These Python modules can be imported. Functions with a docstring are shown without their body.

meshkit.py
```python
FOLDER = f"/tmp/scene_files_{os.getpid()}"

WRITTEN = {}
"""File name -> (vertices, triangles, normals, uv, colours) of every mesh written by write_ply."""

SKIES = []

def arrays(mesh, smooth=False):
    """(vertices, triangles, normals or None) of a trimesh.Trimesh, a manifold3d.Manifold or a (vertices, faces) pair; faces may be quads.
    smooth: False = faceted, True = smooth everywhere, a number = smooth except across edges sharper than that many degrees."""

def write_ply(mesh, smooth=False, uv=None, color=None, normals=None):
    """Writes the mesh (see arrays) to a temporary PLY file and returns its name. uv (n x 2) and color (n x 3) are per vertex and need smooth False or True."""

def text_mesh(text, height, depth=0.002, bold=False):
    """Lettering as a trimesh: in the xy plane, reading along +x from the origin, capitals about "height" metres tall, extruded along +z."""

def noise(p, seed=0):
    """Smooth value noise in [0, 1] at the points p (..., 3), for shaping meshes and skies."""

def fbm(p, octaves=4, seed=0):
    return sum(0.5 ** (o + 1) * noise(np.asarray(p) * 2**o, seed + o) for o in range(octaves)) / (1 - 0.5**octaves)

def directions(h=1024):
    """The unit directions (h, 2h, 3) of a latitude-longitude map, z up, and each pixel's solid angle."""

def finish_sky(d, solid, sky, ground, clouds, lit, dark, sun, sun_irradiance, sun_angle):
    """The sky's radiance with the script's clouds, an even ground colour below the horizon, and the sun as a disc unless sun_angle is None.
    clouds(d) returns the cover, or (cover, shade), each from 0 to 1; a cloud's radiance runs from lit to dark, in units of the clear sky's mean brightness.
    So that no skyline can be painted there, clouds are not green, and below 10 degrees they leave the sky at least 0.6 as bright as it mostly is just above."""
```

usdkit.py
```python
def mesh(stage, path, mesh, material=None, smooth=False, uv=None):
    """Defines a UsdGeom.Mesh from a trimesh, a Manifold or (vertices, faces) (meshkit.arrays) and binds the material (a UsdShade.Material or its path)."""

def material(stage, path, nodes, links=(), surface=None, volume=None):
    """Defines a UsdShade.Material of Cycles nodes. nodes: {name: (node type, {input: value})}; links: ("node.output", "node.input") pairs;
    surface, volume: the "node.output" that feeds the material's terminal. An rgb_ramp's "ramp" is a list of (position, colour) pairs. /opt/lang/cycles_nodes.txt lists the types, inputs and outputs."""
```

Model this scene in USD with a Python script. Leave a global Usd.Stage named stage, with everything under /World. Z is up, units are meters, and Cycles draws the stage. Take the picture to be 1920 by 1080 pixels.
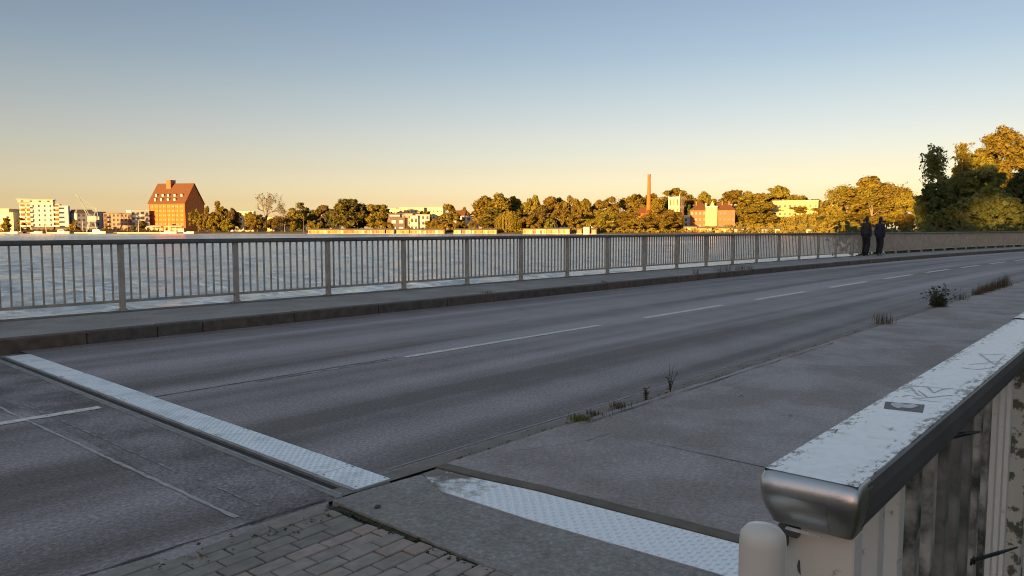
import math, random
import numpy as np, trimesh
import manifold3d as m3
from manifold3d import Manifold
from pxr import Usd, UsdGeom, UsdLux, UsdShade, Gf, Sdf, Vt
import usdkit, meshkit

stage = Usd.Stage.CreateInMemory()
UsdGeom.SetStageUpAxis(stage, UsdGeom.Tokens.z)
UsdGeom.SetStageMetersPerUnit(stage, 1.0)
UsdGeom.Xform.Define(stage, '/World')
stage.SetDefaultPrim(stage.GetPrimAtPath('/World'))
UsdGeom.Scope.Define(stage, '/World/Looks')

# ------------------------------------------------------------------ camera, sky, sun, exposure
EXPOSURE = 2.2
SKY_STRENGTH = 0.125
SUN_INTENSITY = 1.25
SUN_COLOR = (1.0, 0.555, 0.19)
SUN_ELEV = math.radians(5.0)
SUN_AZ = math.radians(-171.0)            # mathematical azimuth of the direction towards the sun
# x runs along the bridge, y across it towards the lake
F_PX, YAW, PITCH, EYE = 1407.0, math.radians(41.76), math.radians(4.472), 1.347
cam = UsdGeom.Camera.Define(stage, '/World/camera')
cam.CreateHorizontalApertureAttr(36.0)
cam.CreateVerticalApertureAttr(20.25)
cam.CreateFocalLengthAttr(36.0 * F_PX / 1920.0)
cam.CreateClippingRangeAttr(Gf.Vec2f(0.05, 20000.0))
cam.CreateExposureAttr(EXPOSURE)
_f = np.array([math.cos(YAW) * math.cos(PITCH), math.sin(YAW) * math.cos(PITCH), -math.sin(PITCH)])
_r = np.array([math.sin(YAW), -math.cos(YAW), 0.0])
_u = np.cross(_r, _f)
cam.AddTransformOp().Set(Gf.Matrix4d(*_r, 0, *_u, 0, *(-_f), 0, 0, 0, EYE, 1))

sun_dir = np.array([math.cos(SUN_ELEV) * math.cos(SUN_AZ), math.cos(SUN_ELEV) * math.sin(SUN_AZ), math.sin(SUN_ELEV)])
sky = UsdLux.DomeLight.Define(stage, '/World/sky')
# the clear evening sky: its air scatters warmer and stronger low down, all the way round
usdkit.material(stage, '/World/Looks/sky', {
    'tc': ('sky_texture', {'sky_type': 'single_scattering', 'sun_disc': False, 'sun_elevation': SUN_ELEV,
                           'sun_rotation': math.atan2(sun_dir[0], sun_dir[1]), 'altitude': 0.0,
                           'air_density': 1.0, 'aerosol_density': 0.8, 'ozone_density': 2.0}),
    'co': ('texture_coordinate', {}), 'se': ('separate_xyz', {}),
    'ra': ('rgb_ramp', {'ramp': [(0.0, (0.95, 0.86, 1.16)), (0.013, (0.79, 0.715, 0.95)), (0.036, (0.645, 0.535, 0.63)), (0.078, (0.622, 0.457, 0.462)), (0.134, (0.60, 0.43, 0.418)), (0.175, (0.565, 0.416, 0.393)), (0.215, (0.51, 0.392, 0.381)), (0.254, (0.485, 0.375, 0.366)), (0.292, (0.468, 0.358, 0.355)), (0.45, (0.72, 0.5, 0.43)), (0.7, (1.10, 0.81, 0.63)), (1.0, (1.20, 0.88, 0.67))]}),
    'mu': ('mix', {'mix_type': 'multiply', 'fac': 1.0}),
    'bg': ('background_shader', {'strength': SKY_STRENGTH})},
    [('co.generated', 'se.vector'), ('se.z', 'ra.fac'), ('tc.color', 'mu.color1'), ('ra.color', 'mu.color2'), ('mu.color', 'bg.color')], surface='bg.background')
UsdShade.MaterialBindingAPI.Apply(sky.GetPrim()).Bind(UsdShade.Material.Get(stage, '/World/Looks/sky'))
sky.GetPrim().SetCustomDataByKey('kind', 'structure')
sun = UsdLux.DistantLight.Define(stage, '/World/sun')
sun.CreateIntensityAttr(SUN_INTENSITY)
sun.CreateAngleAttr(0.5)
sun.CreateNormalizeAttr(True)
sun.CreateColorAttr(Gf.Vec3f(*SUN_COLOR))
_z = sun_dir / np.linalg.norm(sun_dir)
_x = np.cross([0, 0, 1.0], _z); _x /= np.linalg.norm(_x)
_y = np.cross(_z, _x)
sun.AddTransformOp().Set(Gf.Matrix4d(*_x, 0, *_y, 0, *_z, 0, 0, 0, 300, 1))

# ------------------------------------------------------------------ helpers
_counts = {}
def numbered(parent, name):
    k = (parent, name); n = _counts.get(k, 0); _counts[k] = n + 1
    return f'{parent}/{name}' if n == 0 else f'{parent}/{name}_{n:03d}'
def path_of(p):
    return '/World' if p is None else (p if isinstance(p, str) else str(p.GetPath()))
def tag(p, label=None, cat=None, group=None, kind=None):
    for k, v in (('label', label), ('category', cat), ('group', group), ('kind', kind)):
        if v: p.SetCustomDataByKey(k, v)
    return p
def thing(name, label, cat, loc=(0, 0, 0), rotz=0.0, group=None, scale=None):
    x = UsdGeom.Xform.Define(stage, numbered('/World', name))
    x.AddTranslateOp().Set(Gf.Vec3d(*map(float, loc)))
    x.AddRotateZOp().Set(math.degrees(rotz))
    if scale is not None: x.AddScaleOp().Set(Gf.Vec3f(*map(float, scale)))
    return tag(x.GetPrim(), label, cat, group)
def setting(name):
    x = UsdGeom.Xform.Define(stage, numbered('/World', name)).GetPrim()
    return tag(x, kind='structure')
def part(name, mesh, material, parent=None, smooth=False, uv=None, label=None, kind=None):
    m = usdkit.mesh(stage, numbered(path_of(parent), name), mesh, material, smooth, uv)
    return tag(m.GetPrim(), label, kind=kind)
def dup(src, name, label, cat, loc, rotz, scale, group=None):
    x = UsdGeom.Xform.Define(stage, numbered('/World', name))
    x.GetPrim().GetReferences().AddInternalReference(src.GetPath())
    x.ClearXformOpOrder()
    x.AddTranslateOp(opSuffix='place').Set(Gf.Vec3d(*map(float, loc)))
    x.AddRotateZOp(opSuffix='place').Set(math.degrees(rotz))
    x.AddScaleOp(opSuffix='place').Set(Gf.Vec3f(*map(float, scale)))
    x.GetPrim().SetInstanceable(True)
    return tag(x.GetPrim(), label, cat, group)

def box(x0, x1, y0, y1, z0, z1):
    m = trimesh.creation.box((x1 - x0, y1 - y0, z1 - z0)); m.apply_translation(((x0 + x1) / 2, (y0 + y1) / 2, (z0 + z1) / 2)); return m
def bevel_box(x0, x1, y0, y1, z0, z1, b=0.01):
    """box whose vertical edges and top edges are chamfered by b"""
    v = []
    for (i, z) in ((0, z0), (0, z1 - b), (1, z1)):
        o = b * i
        X0, X1, Y0, Y1 = x0 + o, x1 - o, y0 + o, y1 - o
        c = b * 0.8
        v += [(X0 + c, Y0, z), (X1 - c, Y0, z), (X1, Y0 + c, z), (X1, Y1 - c, z), (X1 - c, Y1, z), (X0 + c, Y1, z), (X0, Y1 - c, z), (X0, Y0 + c, z)]
    f = []
    for l in (0, 8):
        for k in range(8):
            a, b2 = l + k, l + (k + 1) % 8
            f += [(a, b2, b2 + 8), (a, b2 + 8, a + 8)]
    for k in range(1, 7):
        f.append((16, 16 + k, 17 + k)); f.append((0, k + 1, k))
    return trimesh.Trimesh(np.array(v), np.array(f), process=False)
def cat(*ms):
    ms = [m for m in (ms[0] if len(ms) == 1 and isinstance(ms[0], list) else ms)]
    return trimesh.util.concatenate([m if isinstance(m, trimesh.Trimesh) else trimesh.Trimesh(*meshkit.arrays(m)[:2], process=False) for m in ms])
def tube(pts, radii, sides=6, caps=True):
    pts = np.asarray(pts, float); n = len(pts)
    radii = np.broadcast_to(np.asarray(radii, float), (n,))
    d = np.gradient(pts, axis=0); d /= np.maximum(np.linalg.norm(d, axis=1, keepdims=True), 1e-9)
    up = np.array([0, 0, 1.0]) if abs(d[0][2]) < 0.9 else np.array([1.0, 0, 0])
    V = []
    a = np.linspace(0, 2 * np.pi, sides, endpoint=False)
    for p, t, r in zip(pts, d, radii):
        e1 = np.cross(t, up); e1 /= max(np.linalg.norm(e1), 1e-9); e2 = np.cross(t, e1)
        up = -np.cross(t, e1) * -1 if False else up
        V.append(p + r * (np.cos(a)[:, None] * e1 + np.sin(a)[:, None] * e2))
    V = np.vstack(V); Fc = []
    for i in range(n - 1):
        for k in range(sides):
            A, B = i * sides + k, i * sides + (k + 1) % sides
            Fc += [(A, B, B + sides), (A, B + sides, A + sides)]
    if caps:
        for k in range(1, sides - 1):
            Fc += [(0, k + 1, k), ((n - 1) * sides, (n - 1) * sides + k, (n - 1) * sides + k + 1)]
    m = trimesh.Trimesh(V, np.array(Fc), process=False)
    return m
def flip_ok(m):
    if m.volume < 0: m.invert()
    return m
def prism(poly, y0, y1):
    """polygon in (x, z), convex, extruded along y"""
    poly = np.asarray(poly, float); n = len(poly)
    v = np.vstack([np.c_[poly[:, 0], np.full(n, y0), poly[:, 1]], np.c_[poly[:, 0], np.full(n, y1), poly[:, 1]]])
    f = []
    for k in range(1, n - 1): f += [(0, k, k + 1), (n, n + k + 1, n + k)]
    for k in range(n):
        a, b = k, (k + 1) % n
        f += [(a, a + n, b + n), (a, b + n, b)]
    return flip_ok(trimesh.Trimesh(v, np.array(f), process=False))
def hull(pts):
    return trimesh.convex.convex_hull(np.asarray(pts, float))
def grid_mesh(P):
    """P (n, m, 3) -> quads as a mesh"""
    n, m = P.shape[:2]
    i = np.arange(n * m).reshape(n, m)
    f = np.stack([i[:-1, :-1], i[1:, :-1], i[1:, 1:], i[:-1, 1:]], -1).reshape(-1, 4)
    return P.reshape(-1, 3), f

_mats = {}
def M(name, c1, c2=None, rough=0.8, scale=4.0, detail=5.0, bump=0.0, bscale=None, metal=0.0, spec=0.4, lo=0.35, hi=0.65, island=0.0, obj=0.0):
    """a plain procedural material: two tones by noise, optional bump, optional value jitter by island / by object"""
    if name in _mats: return _mats[name]
    c2 = c2 or tuple(x * 0.8 for x in c1)
    nodes = {'geo': ('geometry', {}), 'n': ('noise_texture', {'scale': scale, 'detail': detail, 'roughness': 0.6}),
             'r': ('rgb_ramp', {'ramp': [(lo, c1), (hi, c2)]}),
             'p': ('principled_bsdf', {'roughness': rough, 'metallic': metal, 'specular_ior_level': spec})}
    links = [('geo.position', 'n.vector'), ('n.fac', 'r.fac')]
    out = 'r.color'
    if island or obj:
        src = 'geo.random_per_island'
        if obj and not island:
            nodes['oi'] = ('object_info', {}); src = 'oi.random'
        a = island or obj
        nodes['mr'] = ('map_range', {'from_min': 0.0, 'from_max': 1.0, 'to_min': 1 - a, 'to_max': 1 + a})
        nodes['hs'] = ('hsv', {})
        links += [(src, 'mr.value'), ('mr.result', 'hs.value'), (out, 'hs.color')]
        out = 'hs.color'
    links.append((out, 'p.base_color'))
    if bump:
        nodes['bn'] = ('noise_texture', {'scale': bscale or scale * 6, 'detail': 4.0})
        nodes['b'] = ('bump', {'strength': 1.0, 'distance': bump})
        links += [('geo.position', 'bn.vector'), ('bn.fac', 'b.height'), ('b.normal', 'p.normal')]
    _mats[name] = usdkit.material(stage, '/World/Looks/' + name, nodes, links, surface='p.BSDF')
    return _mats[name]
def leaf_mat(name, c1, c2, obj=0.12):
    """foliage: tone varies from leaf clump to leaf clump and tree to tree; some light passes through"""
    if name in _mats: return _mats[name]
    _mats[name] = usdkit.material(stage, '/World/Looks/' + name, {
        'geo': ('geometry', {}), 'oi': ('object_info', {}),
        'r': ('rgb_ramp', {'ramp': [(0.0, c1), (1.0, c2)]}),
        'mr': ('map_range', {'from_min': 0.0, 'from_max': 1.0, 'to_min': 1 - obj, 'to_max': 1 + obj}),
        'mh': ('map_range', {'from_min': 0.0, 'from_max': 1.0, 'to_min': 0.485, 'to_max': 0.515}),
        'hs': ('hsv', {}), 'd': ('principled_bsdf', {'roughness': 0.6, 'specular_ior_level': 0.25}),
        't': ('translucent_bsdf', {}), 'm': ('mix_closure', {'fac': 0.42})},
        [('geo.random_per_island', 'r.fac'), ('r.color', 'hs.color'), ('oi.random', 'mr.value'), ('mr.result', 'hs.value'),
         ('oi.random', 'mh.value'), ('mh.result', 'hs.hue'),
         ('hs.color', 'd.base_color'), ('hs.color', 't.color'), ('d.BSDF', 'm.closure1'), ('t.BSDF', 'm.closure2')], surface='m.closure')
    return _mats[name]

# ------------------------------------------------------------------ the plan: road curve, far points, land
KAPPA, S_CURVE = 1 / 320.0, 16.84
def cp(s, t, z=0.0):
    """a point of the bridge: s metres along it, t metres across it; it bends gently right after S_CURVE"""
    e = max(s - S_CURVE, 0.0); a = KAPPA * e
    x, y = (s, 0.0) if e == 0 else (S_CURVE + math.sin(a) / KAPPA, -(1 - math.cos(a)) / KAPPA)
    return np.array([x + math.sin(a) * t, y + math.cos(a) * t, z])
def heading(s): return -KAPPA * max(s - S_CURVE, 0.0)
FH = np.array([math.cos(YAW), math.sin(YAW)]); RH = np.array([math.sin(YAW), -math.cos(YAW)])
def far(px, d):
    """plan position d metres ahead of the viewpoint, on the bearing named by px"""
    return d * (FH + RH * (px - 960) / F_PX)
def bearing_px(x, y):
    p = np.array([x, y]); d = p @ FH
    return 960 + F_PX * (p @ RH) / d if d > 1e-6 else (9999.0 if p @ RH > 0 else -9999.0)
WATER_Z = -1.3
SHORE = [(-9999, 520), (-600, 500), (0, 488), (400, 478), (620, 455), (900, 430), (1100, 400), (1300, 380), (1450, 330), (1560, 255), (1640, 160), (1668, 62), (1690, 46), (1760, 40), (1920, 36), (2600, 30), (9999, 30)]
def shore_d(px): return np.interp(px, [a for a, b in SHORE], [b for a, b in SHORE])
def land_z(x, y):
    px = bearing_px(x, y); d = np.array([x, y]) @ FH
    b = d - shore_d(px)
    z = -1.0 + np.clip(b / 12.0, -0.6, 1.0) * 0.9
    k = np.interp(px, [300, 900, 1000, 1150, 1300, 1480, 1600, 1640, 1720], [0.0, 0.0, 5, 8, 9, 10, 6, 2, 0])
    q = np.clip((b - 15) / 110.0, 0, 1); z += k * q * q * (3 - 2 * q)
    return float(z)

# ------------------------------------------------------------------ water, land, bridge deck
rng = np.random.default_rng(7)
def sheet_material(name, nodes, links, surface):
    _mats[name] = usdkit.material(stage, '/World/Looks/' + name, nodes, links, surface=surface); return _mats[name]
water_m = sheet_material('water', {
    'geo': ('geometry', {}), 'mp': ('mapping', {'rotation': (0, 0, 0.35), 'scale': (1.0, 0.45, 1.0)}),
    'n1': ('noise_texture', {'scale': 1.6, 'detail': 5.0, 'roughness': 0.62, 'distortion': 0.3}),
    'n2': ('noise_texture', {'scale': 0.06, 'detail': 3.0}),
    'mr': ('map_range', {'from_min': 0.35, 'from_max': 0.65, 'to_min': 0.75, 'to_max': 1.25}),
    'mm': ('math', {'math_type': 'multiply'}),
    'b': ('bump', {'strength': 1.0, 'distance': 0.24}),
    'p': ('principled_bsdf', {'base_color': (0.40, 0.395, 0.38), 'roughness': 0.20, 'ior': 1.6, 'specular_ior_level': 0.5})},
    [('geo.position', 'mp.vector'), ('mp.vector', 'n1.vector'), ('geo.position', 'n2.vector'), ('n2.fac', 'mr.value'), ('n1.fac', 'mm.value1'), ('mr.result', 'mm.value2'),
     ('mm.value', 'b.height'), ('b.normal', 'p.normal')], 'p.BSDF')
lake = setting('lake_water')
W = 9000.0
wv = np.array([(-W, -W, WATER_Z - .16), (W, -W, WATER_Z - .16), (W, W, WATER_Z - .16), (-W, W, WATER_Z - .16)])
part('open_water', (wv, np.array([(0, 1, 2, 3)])), water_m, lake)
rr_ = 9.0 * np.exp(np.linspace(0, math.log(620 / 9.0), 1080)); aa_ = np.radians(np.linspace(8, 88, 620))
X, Y = rr_[:, None] * np.cos(aa_), rr_[:, None] * np.sin(aa_); Z = np.zeros_like(X)
ca, sa = math.cos(2.2), math.sin(2.2)
U, V_ = X * ca + Y * sa, -X * sa + Y * ca
for lam, amp, st_, sd in ((5.0, 0.162, .45, 1), (2.2, 0.152, .5, 2), (1.0, 0.098, .55, 3), (.5, 0.053, .65, 4), (.27, 0.024, .8, 5)):
    n_ = meshkit.noise(np.stack([U / lam, V_ / lam * st_, np.zeros_like(U)], -1), sd)
    fade = np.clip((lam - 2.2 * rr_ * .0039) / (1.2 * rr_ * .0039), 0, 1)[:, None]
    Z += amp * fade * (1 - np.abs(2 * n_ - 1) * 1.0 - .5)
part('waves', grid_mesh(np.stack([X, Y, WATER_Z + Z], -1)[:, ::-1]), water_m, lake, smooth=True)

land_m = M('shore_land', (0.05, 0.055, 0.022), (0.10, 0.085, 0.045), scale=0.25, rough=0.95, bump=0.05, bscale=2.0)
az = np.radians(np.linspace(-28, 117, 240)); rel = np.array([0, 1.5, 4, 8, 12, 16, 22, 30, 45, 60, 80, 110, 160, 240, 400, 800, 2000, 6000])
P = np.zeros((len(az), len(rel), 3))
for i, a in enumerate(az):
    c = math.cos(YAW - a); px = 960 + F_PX * math.tan(YAW - a)
    for j, b in enumerate(rel):
        r = (shore_d(px) + b - 6) / c
        x, y = r * math.cos(a), r * math.sin(a); P[i, j] = (x, y, land_z(x, y))
tag(part('shore_land', grid_mesh(P[:, ::1][::-1]), land_m, smooth=True), kind='structure')
def sm(x): x = min(max(x, 0.0), 1.0); return x * x * (3 - 2 * x)
gx = np.concatenate([np.linspace(-900, -40, 60), np.linspace(-36, 1.4, 14)]); gy = np.linspace(-420, 420, 80)
def hill_z(x, y): return -0.36 + 37.0 * sm((-x - 60) / 260.0) * sm((y + 420) / 160.0) * sm((330 - y) / 140.0) - 2.5 * sm((y - 13) / 6.0) * (x > -30)
P = np.array([[(x, y, hill_z(x, y)) for y in gy] for x in gx])
tag(part('hillside', grid_mesh(P), land_m, smooth=True), kind='structure')
gx = np.linspace(1.4, 45, 20); gy = np.concatenate([np.linspace(-120, -8, 25), np.linspace(-6, 0.1, 8)])
P = np.array([[(x, y, -0.36 + 3.0 * sm((-y - 4) / 10.0)) for y in gy] for x in gx])
tag(part('verge', grid_mesh(P), land_m, smooth=True), kind='structure')

def strip(s0, s1, t0, t1, z, ds=1.0, jit0=0.0, jit1=0.0, nt=2, seed=0):
    n = max(2, int((s1 - s0) / ds) + 1); ss = np.linspace(s0, s1, n); r = np.random.default_rng(seed)
    P = np.zeros((n, nt, 3)); uv = np.zeros((n, nt, 2)); j0 = r.uniform(-jit0, jit0, n); j1 = r.uniform(-jit1, jit1, n)
    for i, s in enumerate(ss):
        for k, t in enumerate(np.linspace(t0 + j0[i], t1 + j1[i], nt)):
            P[i, k] = cp(s, t, z); uv[i, k] = (s, t)
    v, f = grid_mesh(P); return (v, f), uv.reshape(-1, 2)
def slab(s0, s1, t0, t1, z0, z1, ds=1.0):
    n = max(2, int((s1 - s0) / ds) + 1); ss = np.linspace(s0, s1, n)
    prof = [(t0, z0), (t0, z1), (t1, z1), (t1, z0), (t0, z0)]
    v, f = grid_mesh(np.array([[cp(s, t, z) for t, z in prof] for s in ss]))
    m = trimesh.Trimesh(v, np.vstack([f[:, [0, 1, 2]], f[:, [0, 2, 3]]]), process=False)
    c = np.array([[0, 1, 2], [0, 2, 3]]); e = (n - 1) * 5
    m = trimesh.Trimesh(v, np.vstack([m.faces, c, c[:, ::-1] + e]), process=False)
    return flip_ok(m)
conc = M('deck_concrete', (0.16, 0.15, 0.135), (0.11, 0.105, 0.095), scale=2.0, rough=0.9, bump=0.004, bscale=30)
tag(part('bridge_deck', slab(-30, 120, 0.06, 11.66, -0.9, -0.022, 3.0), conc), kind='structure')

# asphalt: broad bands along the lanes, aggregate speckle, fine relief
def asphalt(name, dark, light, agg=1.0, bump=0.0035, bands=True, gloss=0.62):
    nodes = {'tc': ('texture_coordinate', {}), 'geo': ('geometry', {}),
        'mp': ('mapping', {'scale': (0.028, 1.25, 1.0)}), 'n1': ('noise_texture', {'scale': 1.0, 'detail': 3.0, 'roughness': 0.5}),
        'n2': ('noise_texture', {'scale': 1.3, 'detail': 6.0, 'roughness': 0.65}), 'n3': ('noise_texture', {'scale': 42.0, 'detail': 4.0, 'roughness': 0.75}),
        'vo': ('voronoi_texture', {'scale': 75.0}), 'm12': ('math', {'math_type': 'multiply_add', 'value2': 0.22}),
        'r': ('rgb_ramp', {'ramp': [(0.50, dark), (0.61, tuple((a + b) / 2 for a, b in zip(dark, light))), (0.73, light)]}),
        'sp': ('rgb_ramp', {'ramp': [(0.30, (0.35,) * 3), (0.5, (1.0,) * 3), (0.68, (1.9,) * 3)]}),
        'wn': ('rgb_ramp', {'ramp': [(0.0, (3.0, 2.95, 2.9)), (0.05, (2.0, 2.0, 1.95)), (0.085, (1, 1, 1))]}),
        'vc': ('voronoi_texture', {'scale': 15.0}),
        'mu': ('mix', {'mix_type': 'multiply', 'fac': 0.75 * agg}), 'mu2': ('mix', {'mix_type': 'multiply', 'fac': 0.6}),
        'b': ('bump', {'strength': 0.9, 'distance': bump}), 'rr': ('map_range', {'from_min': 0.4, 'from_max': 0.75, 'to_min': gloss + 0.16, 'to_max': gloss}),
        'p': ('principled_bsdf', {'specular_ior_level': 0.5})}
    links = [('tc.UV', 'mp.vector'), ('mp.vector', 'n1.vector'), ('geo.position', 'n2.vector'), ('geo.position', 'n3.vector'), ('geo.position', 'vo.vector'), ('geo.position', 'vc.vector'),
        ('n2.fac', 'm12.value1'), ('n1.fac' if bands else 'n2.fac', 'm12.value3'), ('m12.value', 'r.fac'), ('m12.value', 'rr.value'), ('rr.result', 'p.roughness'),
        ('n3.fac', 'sp.fac'), ('vc.distance', 'wn.fac'), ('r.color', 'mu.color1'), ('sp.color', 'mu.color2'), ('mu.color', 'mu2.color1'), ('wn.color', 'mu2.color2'), ('mu2.color', 'p.base_color'),
        ('vo.distance', 'b.height'), ('b.normal', 'p.normal')]
    return sheet_material(name, nodes, links, 'p.BSDF')
asp = asphalt('road_asphalt', (0.132, 0.113, 0.103), (0.295, 0.256, 0.258))
asp_c = asphalt('coarse_asphalt', (0.115, 0.10, 0.092), (0.25, 0.222, 0.222), agg=1.3, bump=0.009, bands=False)
asp_w = asphalt('pavement_asphalt', (0.245, 0.215, 0.195), (0.325, 0.288, 0.278), agg=0.6, bump=0.0025, bands=False, gloss=0.7)
asp_f = asphalt('far_pavement_asphalt', (0.22, 0.203, 0.182), (0.27, 0.252, 0.232), agg=0.7, bump=0.002, bands=False, gloss=0.7)
T_NEAR, T_KERB, T_EDGE = 3.22, 9.55, 11.66
road = setting('road')
me, uv = strip(-30, 1.692, 3.09, T_KERB, 0.0, nt=3); part('asphalt', me, asp, road, uv=uv)
me, uv = strip(1.692, 2.155, 3.09, T_KERB, 0.0, nt=3); part('asphalt', me, asp_c, road, uv=uv, label='coarse darker asphalt beside the joint')
me, uv = strip(2.515, 120, T_NEAR, T_KERB, 0.0, nt=3); part('asphalt', me, asp, road, uv=uv)
paint_m = sheet_material('road_paint', {
    'geo': ('geometry', {}), 'n': ('noise_texture', {'scale': 22.0, 'detail': 6.0, 'roughness': 0.7}), 'n2': ('noise_texture', {'scale': 3.0}),
    'r': ('rgb_ramp', {'ramp': [(0.36, (0.12, 0.115, 0.10)), (0.43, (0.62, 0.60, 0.53)), (0.7, (0.76, 0.74, 0.67))]}),
    'p': ('principled_bsdf', {'roughness': 0.75})}, [('geo.position', 'n.vector'), ('n.fac', 'r.fac'), ('r.color', 'p.base_color')], 'p.BSDF')
def dash(s0, s1, w, seed, mat=paint_m, t=6.06, z=0.004, jit=0.006, ds=0.06):
    me, uv = strip(s0, s1, t - w / 2, t + w / 2, z, ds, jit, jit, 2, seed); return me
dashes = [(-3.0, 2.10, .095), (5.10, 8.64, .085), (9.82, 12.42, .11), (13.79, 16.3, .12)] + [(17.85 + 4.02 * k, 20.4 + 4.02 * k, .13) for k in range(14)]
for k, (a, b, w) in enumerate(dashes):
    part('lane_dash', dash(a, b, w, k), paint_m, road)
seal_m = M('joint_sealant', (0.44, 0.42, 0.395), (0.33, 0.315, 0.295), scale=12, rough=0.7)
worn = M('worn_line', (0.36, 0.345, 0.325), (0.20, 0.187, 0.178), scale=9, rough=0.8, lo=0.45, hi=0.52)
part('worn_dash', dash(3.4, 5.0, .05, 40, z=0.003), worn, road)
tar = M('tar_seam', (0.035, 0.034, 0.034), (0.055, 0.052, 0.05), scale=8, rough=0.6)
me, _ = strip(2.53, 5.05, 6.11, 6.13, 0.002, 0.1, .006, .006, 2, 3); part('tar_seam', me, tar, road)
def line_across(s, t0, t1, w, z, seed, jit=0.006, bend=0.0):
    r = np.random.default_rng(seed); n = int((t1 - t0) / 0.05) + 2; tt = np.linspace(t0, t1, n)
    j = r.uniform(-jit, jit, (n, 2)); sh = np.cumsum(r.normal(0, 0.0015, n)) + bend * np.linspace(0, 1, n)
    return grid_mesh(np.array([[(s + sh[i] - w / 2 + j[i, 0], tt[i], z), (s + sh[i] + w / 2 + j[i, 1], tt[i], z)] for i in range(n)][::-1]))
part('sealed_cut', line_across(1.693, 3.24, 8.6, 0.022, 0.003, 1, bend=-0.12), seal_m, road)
part('sealed_cut', line_across(1.80, 4.1, 6.6, 0.012, 0.003, 2, bend=-0.06), worn, road)
part('sealed_cut', line_across(1.84, 3.3, 3.9, 0.010, 0.003, 5), worn, road)
part('edge_seam', strip(2.6, 60, 3.262, 3.272, 0.004, 0.15, .003, .003, 2, 9)[0], seal_m, road)
part('edge_seam', strip(-2, 2.1, 3.12, 3.13, 0.004, 0.1, .008, .008, 2, 19)[0], tar, road)

# gutter strip between road and near pavement
gut = M('gutter_concrete', (0.24, 0.216, 0.178), (0.17, 0.154, 0.128), scale=3.5, rough=0.9, bump=0.004, bscale=50)
gutter = tag(part('gutter', strip(2.16, 80, 3.10, T_NEAR + 0.002, 0.002, 0.3, .008, .0, 2, 5)[0], gut), kind='structure')
# near pavement
pav = setting('pavement')
_lr = np.random.default_rng(61)
def walk_piece(corners, z, mat, name='asphalt', jit=0.004, h=0.05, seed=0, step=0.07):
    """a low slab with an uneven outline: plan corners, top at z"""
    r = np.random.default_rng(seed); pts = []
    for (a, b) in zip(corners, corners[1:] + corners[:1]):
        a, b = np.array(a, float), np.array(b, float); n = max(1, int(np.linalg.norm(b - a) / step))
        for k in range(n):
            q = a + (b - a) * k / n
            pts.append(q + (r.uniform(-jit, jit, 2) if k else 0))
    from shapely.geometry import Polygon
    m = trimesh.creation.extrude_polygon(Polygon(pts), h, engine='earcut'); m.apply_translation((0, 0, z - h))
    return m
s_far = list(np.arange(4.0, 90, 0.35))
r = np.random.default_rng(11)
Pw = np.array([[cp(s, t + (r.uniform(-.007, .007) if k == 2 else 0), z) for k, (t, z) in enumerate([(0.1, 0.02), (1.6, 0.024), (3.062, 0.020), (3.075, 0.008), (3.078, -0.03)])] for s in s_far])
me = grid_mesh(Pw); uvw = np.array([[(s, t) for t in (0.1, 1.6, 3.062, 3.07, 3.08)] for s in s_far]).reshape(-1, 2)
part('asphalt', me, asp_w, pav, uv=uvw)
part('asphalt', walk_piece([(2.06, 0.12), (2.66, 0.12), (2.62, 1.31), (2.55, 2.15), (2.52, 2.7), (2.655, 3.03), (2.10, 3.06)], 0.016, asp_w), asp_f, pav, label='smooth grey patch between plate and bricks')
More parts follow.
